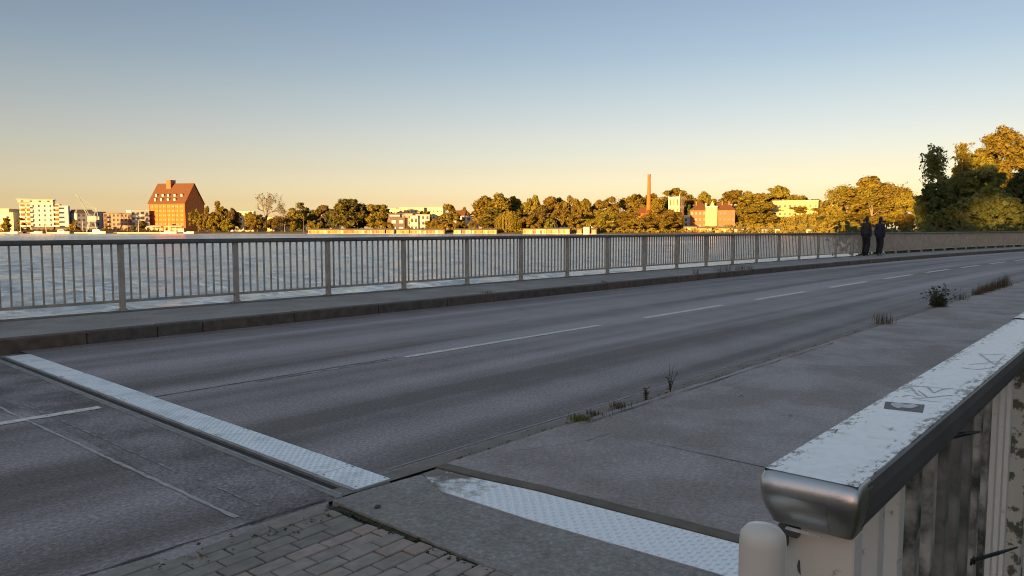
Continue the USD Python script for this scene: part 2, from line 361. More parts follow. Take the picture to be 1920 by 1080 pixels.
edge_m = M('pavement_edge', (0.17, 0.147, 0.112), (0.11, 0.097, 0.077), scale=6, rough=0.85, bump=0.003, bscale=60)
hi_line = [(2.985, 0.12), (2.942, 1.33), (2.862, 2.39), (2.80, 2.80), (2.775, 3.062)]
off = lambda o: [(a + o * (1 if b < 2.9 else 1.0), b) for a, b in hi_line]
part('edge_strip', walk_piece(off(.012) + off(.088)[::-1], 0.021, edge_m, jit=0.002), edge_m, pav)
part('asphalt', walk_piece(off(.094) + [(4.0, 3.075), (4.0, 0.1)], 0.0205, asp_w, jit=0.003), asp_w, pav)
part('edge_fill', walk_piece([(2.95, .12), (3.12, .12), (2.92, 3.06), (2.74, 3.06)], 0.008, edge_m, jit=0, h=.02), M('grime', (0.06, 0.053, 0.042), (0.04, 0.036, 0.03), scale=20, rough=1.0), pav)
part('crack', strip(4.05, 9.0, 2.985, 2.993, 0.0262, 0.12, .006, .006, 2, 31)[0], tar, pav)
moss = M('moss', (0.035, 0.045, 0.018), (0.06, 0.055, 0.035), scale=25, rough=1.0, bump=0.01, bscale=80)
part('joint_fill', line_across(2.055, 0.2, 3.0, 0.05, 0.004, 17, jit=0.012, bend=0.02), moss, pav)
r = np.random.default_rng(5)
Mo = []
for k in range(260):
    t = r.uniform(0.3, 3.0); s = 2.055 + r.normal(0, 0.012); q = r.uniform(.004, .011)
    b = trimesh.creation.icosphere(0, q); b.apply_scale((1, 1, 0.7)); b.apply_translation((s, t, 0.006 + q * 0.3)); Mo.append(b)
part('moss', cat(Mo), moss, pav, kind='stuff')

# brick paving
brick_area = setting('brick_paving')
bm = [M('brick_%d' % k, c, tuple(x * 0.72 for x in c), scale=14, rough=0.9, bump=0.002, bscale=120) for k, c in enumerate([(0.37, 0.308, 0.268), (0.315, 0.276, 0.245), (0.395, 0.316, 0.27), (0.34, 0.302, 0.266)])]
bg = [M('brick_grey_%d' % k, c, tuple(x * 0.75 for x in c), scale=14, rough=0.9, bump=0.002, bscale=120) for k, c in enumerate([(0.285, 0.262, 0.225), (0.255, 0.236, 0.204)])]
rot = math.radians(3.0); r = np.random.default_rng(3)
for row in range(23):
    off = (0.0, 0.09, 0.04, 0.12)[row % 4]
    for k in range(14):
        u0, v0 = 0.0 - k * 0.17 + off - 0.05, -row * 0.085
        u1 = min(u0 + 0.164, 0.0)
        if u1 - u0 < 0.05: continue
        b = bevel_box(u0 + r.uniform(0, .003), u1, v0 - 0.0785, v0 - r.uniform(0, .002), -0.03, 0.012 + r.normal(0, 0.0022), 0.004)
        b.apply_transform(trimesh.transformations.rotation_matrix(r.normal(0, 0.006), (0, 0, 1), (u0 + .08, v0 - .04, 0)))
        b.apply_transform(trimesh.transformations.rotation_matrix(r.normal(0, 0.006), (1, 0, 0), (0, v0 - .04, 0)))
        b.apply_transform(trimesh.transformations.rotation_matrix(rot, (0, 0, 1)))
        b.apply_translation((2.032, 2.965, 0))
        if b.bounds[1][0] < -0.3: continue
        part('brick', b, (bg if row < 3 else bm)[int(r.integers(0, 2 if row < 3 else 4))], brick_area)
for row in (1, 2):                                     # long grey edge stones between the asphalt and the bricks
    for k in range(8):
        u0 = -0.34 * k - (.12 if row == 2 else .30); u1 = u0 + .333
        if row == 2: u0, u1 = u0 - 1.0, u1 - 1.0
        b = bevel_box(u0, min(u1, -.004), row * .085 - .0815, row * .085 - .003, -0.03, 0.011 + r.normal(0, .0018), 0.004)
        b.apply_transform(trimesh.transformations.rotation_matrix(rot + r.normal(0, .003), (0, 0, 1))); b.apply_translation((2.032, 2.965, 0)); part('edge_stone', b, bg[k % 2], brick_area)
part('sand_bed', walk_piece([(-0.6, 0.3), (2.05, 0.3), (2.05, 3.0), (-0.6, 2.9)], 0.001, moss, h=0.02), M('joint_sand', (0.03, 0.029, 0.024), (0.05, 0.047, 0.036), scale=20, rough=1.0), brick_area)
part('edge_concrete', walk_piece([(-0.6, 2.90), (2.03, 3.02), (2.1, 3.092), (-0.6, 3.092)], 0.002, gut, h=0.03), asp_w, brick_area)

# far pavement and its kerb stones
part('asphalt', strip(-10, 120, 9.71, T_EDGE, 0.146, 1.0, nt=3)[0], asp_f, pav, uv=strip(-10, 120, 9.71, T_EDGE, 0.146, 1.0, nt=3)[1], label='far pavement along the water')
part('edge_beam', slab(-10, 120, 11.40, 11.67, -0.1, 0.150, 1.5), M('edge_beam', (0.135, 0.128, 0.115), (0.10, 0.095, 0.086), scale=3, rough=0.9), pav)
kerb = setting('kerb')
kg = [M('kerb_granite_%d' % k, c, tuple(x * 0.6 for x in c), scale=7, rough=0.85, bump=0.004, bscale=70) for k, c in enumerate([(0.135, 0.108, 0.086), (0.118, 0.10, 0.084), (0.145, 0.110, 0.086), (0.125, 0.110, 0.094)])]
marks = [2.26, 3.20, 4.02, 4.60, 5.98, 7.50, 9.0, 10.2, 11.0, 11.8, 12.6, 13.9, 14.8, 15.8]; s = 15.8
r = np.random.default_rng(21)
while s < 90: s += r.uniform(0.9, 1.25); marks.append(s)
for a, b in zip(marks[:-1], marks[1:]):
    sc, Lk = (a + b) / 2, b - a
    st = bevel_box(-Lk / 2 + .005, Lk / 2 - .005, -0.075, 0.075, -0.1, 0.150 + r.normal(0, .003), 0.014)
    st.apply_transform(trimesh.transformations.rotation_matrix(heading(sc) + r.normal(0, .003), (0, 0, 1))); st.apply_translation(cp(sc, 9.63 + r.normal(0, .004), 0))
    part('kerb_stone', st, kg[int(r.integers(0, 4))], kerb)
st = bevel_box(-9, 2.17, 9.55, 9.71, -0.1, 0.14, 0.012); part('kerb_stone', st, kg[1], kerb)
part('mortar', slab(2.3, 90, 9.575, 9.715, -0.02, 0.135, 1.0), M('mortar', (0.07, 0.062, 0.054), rough=1.0), kerb)

# ------------------------------------------------------------------ expansion joint with its tread plates
steel = M('galvanised_steel', (0.88, 0.88, 0.88), (0.48, 0.475, 0.46), rough=0.42, scale=5, detail=8, metal=0.72, lo=0.5, hi=0.76)
steel_d = M('weathered_steel', (0.36, 0.35, 0.34), (0.24, 0.23, 0.22), rough=0.5, scale=9, metal=0.6)
lugm = M('worn_tread_steel', (0.90, 0.90, 0.90), (0.70, 0.70, 0.69), rough=0.36, scale=8, metal=0.7)
rubber = M('joint_rubber', (0.030, 0.026, 0.026), (0.05, 0.043, 0.04), rough=0.6, scale=10)
def lugs(fn, nu, nv, L=0.022, wd=0.0075, h=0.0032):
    """raised tread bars over the unit square mapped by fn(u, v) -> point; alternate bars turn the other way"""
    V, Fc = [], []
    base = np.array([[-.5, 0, 0], [-.2, -.5, 0], [.2, -.5, 0], [.5, 0, 0], [.2, .5, 0], [-.2, .5, 0], [-.22, 0, 1], [.22, 0, 1]])
    fc = np.array([(0, 1, 6), (1, 2, 7), (1, 7, 6), (2, 3, 7), (3, 4, 7), (4, 5, 6), (4, 6, 7), (5, 0, 6)])
    for i in range(nu):
        for j in range(nv):
            c = np.array(fn((i + .5) / nu, (j + .5) / nv)); a = math.pi / 4 if (i + j) % 2 else -math.pi / 4
            q = base * [L, wd, h]; x = q[:, 0] * math.cos(a) - q[:, 1] * math.sin(a); y = q[:, 0] * math.sin(a) + q[:, 1] * math.cos(a)
            Fc.append(fc + 8 * len(V)); V.append(np.c_[x, y, q[:, 2]] + c)
    return trimesh.Trimesh(np.vstack(V), np.vstack(Fc), process=False)
ej = thing('expansion_joint', 'steel expansion joint crossing the road, bright tread plates beside a dark rubber gap', 'expansion joint')
part('tray', box(2.155, 2.515, 3.10, 9.30, -0.06, -0.025), rubber, ej)
part('edge_strip', box(2.157, 2.188, 3.10, 9.25, -0.024, 0.004), M('joint_mortar', (0.30, 0.285, 0.265), (0.2, 0.19, 0.175), scale=10, rough=0.8, bump=0.003, bscale=60), ej)
part('edge_strip', box(2.188, 2.205, 3.12, 9.25, -0.024, 0.006), steel_d, ej)
part('rubber_seal', box(2.205, 2.268, 3.12, 9.25, -0.024, -0.012), rubber, ej)
part('edge_strip', box(2.268, 2.288, 3.12, 9.25, -0.024, 0.006), steel_d, ej)
plate_t = [3.12, 3.465, 4.62, 6.17, 7.55, 9.22]
for k, (a, b) in enumerate(zip(plate_t[:-1], plate_t[1:])):
    z = 0.009 + (0.0015 if k % 2 else 0)
    p = part('tread_plate', bevel_box(2.290, 2.512, a + .003, b - .003, -0.02, z, 0.002), steel, ej)
    if k < 4:
        part('tread', lugs(lambda u, v: (2.294 + .214 * u, a + .006 + (b - a - .012) * v, z), 9, int((b - a) / 0.026)), lugm, p, kind='stuff')
    part('bolt', cat([trimesh.creation.cylinder(0.007, 0.004, sections=8, transform=trimesh.transformations.translation_matrix((x, y, z + .001))) for x in (2.305, 2.497) for y in (a + .03, b - .03)]), steel_d, p)
lo = np.array([(2.70, 3.02), (2.53, 2.70), (2.555, 2.15), (2.625, 1.31), (2.67, 0.4)]); hi = np.array([(2.765, 3.045), (2.80, 2.75), (2.862, 2.39), (2.942, 1.33), (2.985, 0.4)])
cpn = thing('cover_plate', 'galvanised chequered steel plate across the near pavement', 'metal plate')
tt = np.linspace(3.03, 0.4, 60)
def edge(e, t): o = e[::-1]; return np.interp(t, o[:, 1], o[:, 0])
lo2 = np.array([(2.66, 3.03), (2.54, 2.75), (2.555, 2.15), (2.625, 1.31), (2.67, 0.4)])
V = []
for t in tt: V.append([(edge(lo2, t), t, -0.01), (edge(lo2, t), t, 0.019), (edge(hi, t) , t, 0.019), (edge(hi, t), t, -0.01)])
gritty = sheet_material('sanded_steel', {
    'geo': ('geometry', {}), 'sx': ('separate_xyz', {}), 'n': ('noise_texture', {'scale': 9.0, 'detail': 6.0, 'roughness': 0.65}), 'mr': ('map_range', {'from_min': 2.45, 'from_max': 3.0, 'to_min': -0.25, 'to_max': 0.22}),
    'ad': ('math', {'math_type': 'add'}), 'r': ('rgb_ramp', {'ramp': [(0.42, (0, 0, 0)), (0.62, (1, 1, 1))]}),
    'c': ('mix', {'color1': (0.84, 0.84, 0.84), 'color2': (0.215, 0.195, 0.165)}), 'me': ('map_range', {'to_min': 0.6, 'to_max': 0.0}), 'ro': ('map_range', {'to_min': 0.42, 'to_max': 0.9}), 'p': ('principled_bsdf', {})},
    [('geo.position', 'sx.vector'), ('geo.position', 'n.vector'), ('sx.y', 'mr.value'), ('mr.result', 'ad.value1'), ('n.fac', 'ad.value2'), ('ad.value', 'r.fac'), ('r.color', 'c.fac'), ('r.color', 'me.value'), ('r.color', 'ro.value'),
     ('c.color', 'p.base_color'), ('me.result', 'p.metallic'), ('ro.result', 'p.roughness')], 'p.BSDF')
v, f = grid_mesh(np.array(V)); part('plate', (v, f), gritty, cpn)
fnw = lambda u, v: (edge(lo2, 2.99 - 2.55 * v) + (edge(hi, 2.99 - 2.55 * v) - edge(lo2, 2.99 - 2.55 * v)) * u, 2.99 - 2.55 * v, 0.019)
part('tread', lugs(fnw, 11, 92, L=0.027, wd=0.008, h=0.0038), gritty, cpn, kind='stuff')

# ------------------------------------------------------------------ far railing along the water
rail_m = M('rail_paint', (0.41, 0.37, 0.31), (0.29, 0.262, 0.215), scale=5, rough=0.55, bump=0.0006, bscale=60)
rail_d = M('rail_top', (0.13, 0.127, 0.12), (0.09, 0.087, 0.082), scale=4, rough=0.5)
def sweep(profile, ss, t0, z0):
    P = np.array([[cp(s, t0 + a, z0 + b) for a, b in profile + profile[:1]] for s in ss])
    v, f = grid_mesh(P); m = trimesh.Trimesh(v, np.vstack([f[:, [0, 1, 2]], f[:, [0, 2, 3]]]), process=False)
    n = len(profile) + 1; e = (len(ss) - 1) * n
    c = np.array([(0, k, k + 1) for k in range(1, n - 2)])
    return flip_ok(trimesh.Trimesh(v, np.vstack([m.faces, c[:, ::-1], c + e]), process=False))
RT, RZ, BAY = 11.60, 0.148, 1.785
fr = thing('bridge_railing', 'long grey-brown steel railing with vertical bars between the bridge and the lake', 'railing')
prof = [(-.063, -.004), (-.06, 0), (.06, 0), (.063, -.004), (.066, -.025), (.064, -.05), (.052, -.072), (-.052, -.072), (-.064, -.05), (-.066, -.025)]
n_bay = 44; i0 = -3
ss = [4.385 + BAY * (i0 + k) for k in range(n_bay + 1)]
part('handrail', sweep(prof, np.linspace(ss[0] - .1, ss[-1] + .1, 90), RT, RZ + 1.05), rail_d, fr)
part('bottom_rail', sweep([(-.02, -.02), (-.02, .02), (.02, .02), (.02, -.02)], np.linspace(ss[0], ss[-1], 90), RT, RZ + .145), rail_m, fr)
def placed(m, s, t, z): 
    m = m.copy(); m.apply_transform(trimesh.transformations.rotation_matrix(heading(s), (0, 0, 1))); m.apply_translation(cp(s, t, z)); return m
post0 = cat(bevel_box(-.034, .034, -.04, .04, 0.0, .98, .004))
foot0 = cat(box(-.085, .085, -.055, .05, 0.001, .012), prism([(-.08, .012), (-.034, .012), (-.034, .045)], -.006, .006), prism([(.034, .012), (.08, .012), (.034, .045)], -.006, .006))
bar0 = box(-.0085, .0085, -.017, .017, .165, .982)
rest = []; nb = 0
for k, s in enumerate(ss):
    p = part('post', placed(post0, s, RT, RZ + .003), rail_m, fr)
    if k < 26: part('base_plate', placed(foot0, s, RT, RZ + .003), rail_m, p)
    if k == n_bay: break
    for j in range(1, 14):
        b = placed(bar0, s + BAY * j / 14, RT, RZ)
        if 2 <= k and nb < 300: part('bar', b, rail_m, fr); nb += 1
        else: rest.append(b)
part('bars', cat(rest), rail_m, fr, kind='stuff')

# ------------------------------------------------------------------ near railing, right in front
nr = thing('hand_railing', 'close white railing with a wide scuffed flat top and rounded steel end', 'railing', (0.985, 0.352, 0.0), 0.014)
top_m = sheet_material('scuffed_white_top', {
    'geo': ('geometry', {}), 'tc': ('texture_coordinate', {}), 'sx': ('separate_xyz', {}),
    'n1': ('noise_texture', {'scale': 62.0, 'detail': 6.0, 'roughness': 0.72}), 'n2': ('noise_texture', {'scale': 5.0, 'detail': 3.0}), 'n3': ('noise_texture', {'scale': 70.0, 'detail': 3.0}),
    'mpn': ('mapping', {'scale': (0.7, 1.5, 1.0)}),
    'edge': ('map_range', {'from_min': 0.015, 'from_max': 0.062, 'to_min': 0.0, 'to_max': 0.20}),
    'ab': ('math', {'math_type': 'absolute'}), 'ad': ('math', {'math_type': 'add'}), 'ad2': ('math', {'math_type': 'multiply_add', 'value2': 0.35}),
    'r': ('rgb_ramp', {'ramp': [(0.0, (0.88, 0.885, 0.88)), (0.84, (0.80, 0.805, 0.80)), (0.90, (0.26, 0.255, 0.24)), (0.97, (0.09, 0.088, 0.082))]}),
    'sp': ('rgb_ramp', {'ramp': [(0.3, (0.9, 0.9, 0.9)), (0.6, (1.0, 1.0, 1.0))]}), 'mu': ('mix', {'mix_type': 'multiply', 'fac': 1.0}),
    'p': ('principled_bsdf', {'metallic': 0.1, 'roughness': 0.34})},
    [('tc.object', 'sx.vector'), ('tc.object', 'mpn.vector'), ('mpn.vector', 'n1.vector'), ('geo.position', 'n2.vector'), ('geo.position', 'n3.vector'), ('sx.y', 'ab.value1'), ('ab.value', 'edge.value'),
     ('n1.fac', 'ad.value1'), ('edge.result', 'ad.value2'), ('n2.fac', 'ad2.value1'), ('ad.value', 'ad2.value3'), ('ad2.value', 'r.fac'), ('n3.fac', 'sp.fac'), ('r.color', 'mu.color1'), ('sp.color', 'mu.color2'), ('mu.color', 'p.base_color')], 'p.BSDF')
steel_cap = M('brushed_steel', (0.62, 0.62, 0.61), (0.52, 0.52, 0.51), rough=0.34, scale=9, metal=1.0, bump=0.0002, bscale=200)
white_p = M('old_white_paint', (0.66, 0.635, 0.57), (0.54, 0.515, 0.45), rough=0.5, scale=6, bump=0.0006, bscale=70)
scuff_p = M('scuffed_white_paint', (0.66, 0.635, 0.57), (0.16, 0.145, 0.115), rough=0.5, scale=30, detail=7, lo=0.63, hi=0.72, bump=0.0008, bscale=60)
blotched_p = M('blotched_paint', (0.48, 0.455, 0.40), (0.05, 0.055, 0.045), rough=0.75, scale=8, lo=0.38, hi=0.6)  # paint with dark blotches by noise
black_p = M('dark_bar_paint', (0.27, 0.262, 0.235), (0.08, 0.085, 0.073), rough=0.8, scale=9)  # darker tone for a few bars in the middle of the bay
peel_p = M('peeling_paint', (0.50, 0.48, 0.42), (0.10, 0.10, 0.07), rough=0.7, scale=22, lo=0.52, hi=0.58)
TOP = 1.02
side = M('rail_side_shade', (0.10, 0.10, 0.105), (0.065, 0.065, 0.068), rough=0.45, scale=6)  # handrail flank shade put into this dark colour; clip and scratch reuse it
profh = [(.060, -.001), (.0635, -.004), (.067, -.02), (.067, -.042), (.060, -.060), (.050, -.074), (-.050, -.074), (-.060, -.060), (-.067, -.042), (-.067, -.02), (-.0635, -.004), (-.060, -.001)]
def hsec(x0, x1, dz=0.0, w=1.0):
    P = np.array([[(x, a * w, TOP + b + dz) for a, b in profh] for x in (x0, x1)])
    v, f = grid_mesh(P); n = len(profh)
    fs = np.vstack([f[:, [0, 1, 2]], f[:, [0, 2, 3]]]); c = np.array([(0, k, k + 1) for k in range(1, n - 1)])
    cl = np.array([(n - 1, 2 * n - 1, n), (n - 1, n, 0)])
    return flip_ok(trimesh.Trimesh(v, np.vstack([fs, c[:, ::-1], c + n]), process=False))
def htop(x0, x1, dz=0.0, w=1.0):
    xs = np.linspace(x0, x1, 12)
    P = np.array([[(x, a * w, TOP + dz + z) for a, z in [(.0605, -.003), (.0600, 0.0008), (-.0600, 0.0008), (-.0605, -.003)]] for x in xs]); return grid_mesh(P)
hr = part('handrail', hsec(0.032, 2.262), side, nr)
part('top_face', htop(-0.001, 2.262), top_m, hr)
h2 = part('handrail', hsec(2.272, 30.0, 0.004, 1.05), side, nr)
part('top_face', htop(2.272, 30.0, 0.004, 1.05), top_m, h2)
# rounded end cap, lofted: each level has its own half width, bulge and corner radius
lv = [(0.000, .0600, .000), (-.003, .0625, .005), (-.010, .0650, .010), (-.020, .0660, .0125), (-.032, .0655, .012), (-.044, .0635, .008), (-.056, .0600, .002), (-.066, .0560, -.004), (-.074, .0530, -.008)]
P = []
for z, w, b in lv:
    a = np.linspace(0, 1, 25); ring = []
    for q in a:
        th = (q - .5) * math.pi; e = 0.22
        y = w * math.copysign(abs(math.sin(th)) ** e, math.sin(th)); x = 0.028 - (0.028 + b) * abs(math.cos(th)) ** e
        ring.append((x, y, TOP + z))
    P.append([(0.05, -w, TOP + z)] + ring + [(0.05, w, TOP + z)])
v, f = grid_mesh(np.array(P)); capm = trimesh.Trimesh(v, np.vstack([f[:, [0, 1, 2]], f[:, [0, 2, 3]]]), process=False)
nr_ = len(P[0]); e = (len(lv) - 1) * nr_
capm = trimesh.Trimesh(v, np.vstack([capm.faces, np.array([(0, k + 1, k) for k in range(1, nr_ - 1)]), np.array([(e, e + k, e + k + 1) for k in range(1, nr_ - 1)])]), process=False)
# its flat top is white like the rail: only the bulging face is bare steel
part('end_cap', capm, steel_cap, hr, smooth=50)
zs_, ws_, bs_ = [np.array(q) for q in zip(*lv)]
def cap_x(z, y):
    w = np.interp(-z, -zs_, ws_); b_ = np.interp(-z, -zs_, bs_); th = math.asin(min(1, (abs(y) / w) ** (1 / .22))); return .028 - (.028 + b_) * math.cos(th) ** .22
P = np.array([[(cap_x(z, y) + (.003 if edge_ else -.0007), y, TOP + z) for y, edge_ in [(.0225, 1), (.022, 0)] + [(q, 0) for q in np.linspace(.018, -.024, 8)] + [(-.026, 0), (-.0265, 1)]] for z in np.linspace(-.028, -.0685, 9)])
part('maker_plate', grid_mesh(P), steel_cap, hr, smooth=30)
part('plate_lip', box(-.0100, -.003, -.020, .027, TOP - .0745, TOP - .0725), steel, hr)
ep = part('end_post', bevel_box(.030, .068, -.050, .043, -0.3, TOP - .078, .003), scuff_p, nr)
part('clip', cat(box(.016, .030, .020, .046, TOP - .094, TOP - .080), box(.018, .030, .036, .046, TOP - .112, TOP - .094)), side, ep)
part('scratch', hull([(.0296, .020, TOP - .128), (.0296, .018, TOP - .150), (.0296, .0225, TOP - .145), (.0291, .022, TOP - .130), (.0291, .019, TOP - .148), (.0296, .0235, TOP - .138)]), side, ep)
part('bottom_rail', box(.07, 30, -.018, .018, .07, .11), blotched_p, nr)
bars_far = []
for k in range(1, 120):
    x = .05 + 0.1275 * k
    if k % 14 == 0:
        part('post', bevel_box(x - .034, x + .034, -.046, .046, -.3, TOP - .073, .004), peel_p, nr); continue
    b = bevel_box(x - .018, x + .018, -.0135, .0135, .11, TOP - .072, .002)
    m = black_p if k in (6, 7, 8) else (blotched_p if k in (4, 5, 9, 10) else scuff_p)
    if k < 40: part('bar', b, m, nr, label='darker painted bar' if 6 <= k <= 8 else None)
    else: bars_far.append(b)
part('bars', cat(bars_far), white_p, nr, kind='stuff')
tie = M('black_nylon', (0.012, 0.012, 0.013), rough=0.4)
for x0, z, l, dy in ((0.706, .923, .105, .050), (1.368, .947, .05, .022), (1.118, .528, .16, .075)):
    part('cable_tie', cat(tube([(x0, -.0175, z), (x0 + l * .5, -.0175 - dy * .6, z + .006), (x0 + l, -.0175 - dy, z + .003)], [.0045, .0048, .0022], 6), box(x0 - .022, x0 + .022, -.0215, -.0172, z - .004, z + .004), box(x0 - .006, x0 + .006, -.026, -.0216, z - .006, z + .006)), tie, nr)
# a sticker and worn scribbles on the flat top
stk = M('sticker_black', (0.045, 0.047, 0.048), (0.07, 0.072, 0.072), rough=0.5, scale=40)
wht = M('sticker_white', (0.55, 0.57, 0.57), (0.42, 0.43, 0.43), rough=0.5, scale=90)
ink = M('faded_ink', (0.30, 0.30, 0.30), (0.55, 0.55, 0.55), rough=0.5, scale=45, lo=0.4, hi=0.6)
def flat_poly(pts, z0, z1):
    from shapely.geometry import Polygon
    m = trimesh.creation.extrude_polygon(Polygon(pts), z1 - z0, engine='earcut'); m.apply_translation((0, 0, z0)); return m
ZT = TOP + .0009
def top_xy(px, py):
    """where a sightline meets the flat top, in the railing's own axes"""
    d = _f + _r * (px - 960) / F_PX - _u * (py - 540) / F_PX; k = (TOP - EYE) / d[2]; q = d * k - np.array([.985, .352, 0])
    c, s_ = math.cos(.014), math.sin(.014); return (q[0] * c + q[1] * s_, -q[0] * s_ + q[1] * c)
st = part('sticker', flat_poly([top_xy(*p) for p in ((1660, 754), (1657, 767), (1730, 775), (1734, 760))], ZT, ZT + .0004), stk, hr)
blob = [(1672, 757), (1684, 756), (1700, 760), (1714, 759), (1722, 762), (1716, 765), (1708, 767), (1698, 766), (1690, 765), (1684, 767), (1676, 764), (1670, 760)]
part('print', flat_poly([top_xy(*p) for p in blob], ZT + .0005, ZT + .0008), wht, st)
def stroke(pts, w):
    q = np.array([top_xy(*p) for p in pts]); d = np.gradient(q, axis=0); d /= np.linalg.norm(d, axis=1, keepdims=True); n = np.c_[-d[:, 1], d[:, 0]]
    ww = np.linspace(1.2, .6, len(q))[:, None] * w
    return grid_mesh(np.array([[(*a, ZT + .0003), (*b, ZT + .0003)] for a, b in zip(q + n * ww, q - n * ww)])[:, ::-1])
for pts, w in [([(1707, 727), (1722, 742), (1738, 745), (1722, 733)], .0022), ([(1738, 726), (1752, 738), (1766, 731), (1788, 729)], .0024), ([(1712, 748), (1745, 746), (1762, 744), (1786, 742)], .0026),
               ([(1700, 724), (1740, 726), (1782, 730)], .0018), ([(1720, 750), (1744, 753), (1766, 755)], .0016), ([(1692, 744), (1706, 742), (1716, 745)], .0020),
               ([(1803, 690), (1830, 694), (1862, 690), (1876, 680)], .0024), ([(1836, 664), (1850, 674), (1866, 684), (1886, 666)], .0026), ([(1838, 664), (1862, 666), (1884, 664)], .0018), ([(1818, 684), (1846, 682), (1868, 678)], .0016),
               ([(1563, 812), (1570, 806), (1566, 811), (1592, 816)], .0012), ([(1626, 820), (1646, 823), (1664, 825)], .0007), ([(1652, 800), (1660, 803)], .0008), ([(1664, 804), (1680, 808)], .0012), ([(1668, 808), (1674, 802)], .0010)]:
    part('scribble', stroke(pts, w), ink, hr)
bp = thing('fence_post', 'short white round-topped post right against the end of the near railing', 'post', (0.938, 0.3935, -0.311))
pr_ = [(0.0, .0), (.030, 0), (.030, 1.245), (.0285, 1.258), (.022, 1.266), (.010, 1.2695), (0.0, 1.270)]
bpm = trimesh.creation.revolve(np.array(pr_), sections=28); part('shaft', bpm, scuff_p, bp, smooth=50)
part('chain', cat([trimesh.creation.icosphere(1, .0024, ).apply_translation((.012 + .0006 * math.sin(k), -.0315, 1.20 - .0062 * k)) for k in range(14)]), steel, bp, kind='stuff')

# ------------------------------------------------------------------ weeds along the gutter and the far kerb, small litter
stem_m = M('weed_stem', (0.05, 0.05, 0.022), (0.08, 0.065, 0.03), rough=0.8, scale=30)
dry_m = M('dry_grass', (0.16, 0.12, 0.06), (0.11, 0.09, 0.045), rough=0.9, scale=40, island=0.3)
grn_m = M('weed_leaf', (0.075, 0.10, 0.032), (0.05, 0.07, 0.024), rough=0.65, scale=40, island=0.35)
lite_m = M('young_grass', (0.22, 0.23, 0.06), (0.15, 0.17, 0.045), rough=0.7, scale=40, island=0.3)
def blades(r, n, h, spread, w=.003, lean=.5):
    V, Fc = [], []
    for k in range(n):
        b = r.normal(0, spread, 2); hh = h * r.uniform(.4, 1.0); a = r.uniform(0, 6.28); l = hh * lean * r.uniform(.1, 1.0)
        d = np.array([math.cos(a), math.sin(a)]); nn = np.array([-d[1], d[0]]) * w
        pts = [(b, 0), (b + d * l * .35, hh * .6), (b + d * l, hh)]
        o = len(V)
        V += [(*(pts[0][0] - nn), 0), (*(pts[0][0] + nn), 0), (*(pts[1][0] - nn * .8), pts[1][1]), (*(pts[1][0] + nn * .8), pts[1][1]), (*pts[2][0], pts[2][1])]
        Fc += [(o, o + 1, o + 3), (o, o + 3, o + 2), (o + 2, o + 3, o + 4)]
    return trimesh.Trimesh(np.array(V), np.array(Fc), process=False)
def leaf_cards(r, pts, size, flat=.4):
    V, Fc = [], []
    for p in pts:
        a = r.normal(0, 1, 3); a[2] *= flat; a /= np.linalg.norm(a); b = np.cross(a, r.normal(0, 1, 3)); b /= np.linalg.norm(b); s_ = size * r.uniform(.6, 1.3)
        o = len(V); p = np.asarray(p)
        V += [p - a * s_, p + b * s_ * .45, p + a * s_, p - b * s_ * .45 + np.array([0, 0, .15 * s_])]; Fc += [(o, o + 1, o + 2), (o, o + 2, o + 3)]
    return trimesh.Trimesh(np.array(V), np.array(Fc), process=False)
def weed(s, t, h, label, kind, seed, n=14):
    r = np.random.default_rng(seed); z = 0.15 if t > 9 else 0.012
    p = thing('weed' if kind != 'grass' else 'grass_tuft', label, 'weed' if kind != 'grass' else 'grass', cp(s, t, z))
    if kind == 'grass':
        part('blades', blades(r, n, h, .035 if s < 10 else .06, .0025), lite_m if seed == 2 else dry_m, p, kind='stuff'); return
    pts = []; st = []
    for k in range(n):
        a = r.uniform(0, 6.28); l = r.uniform(.15, 1.0) * h * (.75 if kind == 'bush' else .28); hh = h * r.uniform(.5, 1.0) * (1 - .45 * (l / h) ** 2)
        c = [(0, 0, 0), (math.cos(a) * l * .4, math.sin(a) * l * .4, hh * .55), (math.cos(a) * l, math.sin(a) * l, hh)]
        st.append(tube(c, [.004, .003, .0015], 4, False)); c = np.array(c)
        for q in np.linspace(.15, 1, 18 if kind == 'bush' else 9): pts.append(c[0] + (c[1] - c[0]) * min(1, 2 * q) + (c[2] - c[1]) * max(0, 2 * q - 1) + r.normal(0, .012 if kind != 'bush' else .03, 3))
    if kind == 'bush':
        for k in range(520): 
            d = r.normal(0, 1, 3); d[2] = abs(d[2]); d /= np.linalg.norm(d); pts.append(d * r.uniform(.3, 1) * np.array([.26, .26, .30]) * h / .75 + np.array([.05, 0, .01]))
    part('stem', cat(st), stem_m, p, kind='stuff'); part('leaf', leaf_cards(r, [q for q in pts if q[2] > .005], .010 if kind != 'bush' else .026), grn_m, p, kind='stuff')
weed(5.42, 3.09, .25, 'tall thin dark weed with upright stems in the crack at the pavement edge', 'stalk', 1, 5)
weed(4.17, 3.08, .055, 'pale green moss-like grass tuft nearest the joint at the pavement edge', 'grass', 2, 200)
weed(4.36, 3.08, .045, 'little dark tuft just beyond the pale green grass tuft', 'grass', 3, 60)
weed(4.64, 3.08, .06, 'low dark tuft of dry weed halfway between the pale grass and the tall thin weed', 'grass', 4, 80)
weed(5.02, 3.08, .10, 'small bleached weed with short stalks just this side of the tall thin weed', 'stalk', 5, 9)
weed(11.35, 3.10, .20, 'lone dry brown grass tuft on the gutter before the big bushy weed', 'grass', 6, 90)
weed(14.5, 3.10, .44, 'big bushy green weed growing out of the gutter', 'bush', 7, 26)
weed(16.2, 3.10, .20, 'small dark tuft right behind the big bushy weed', 'grass', 8, 60)
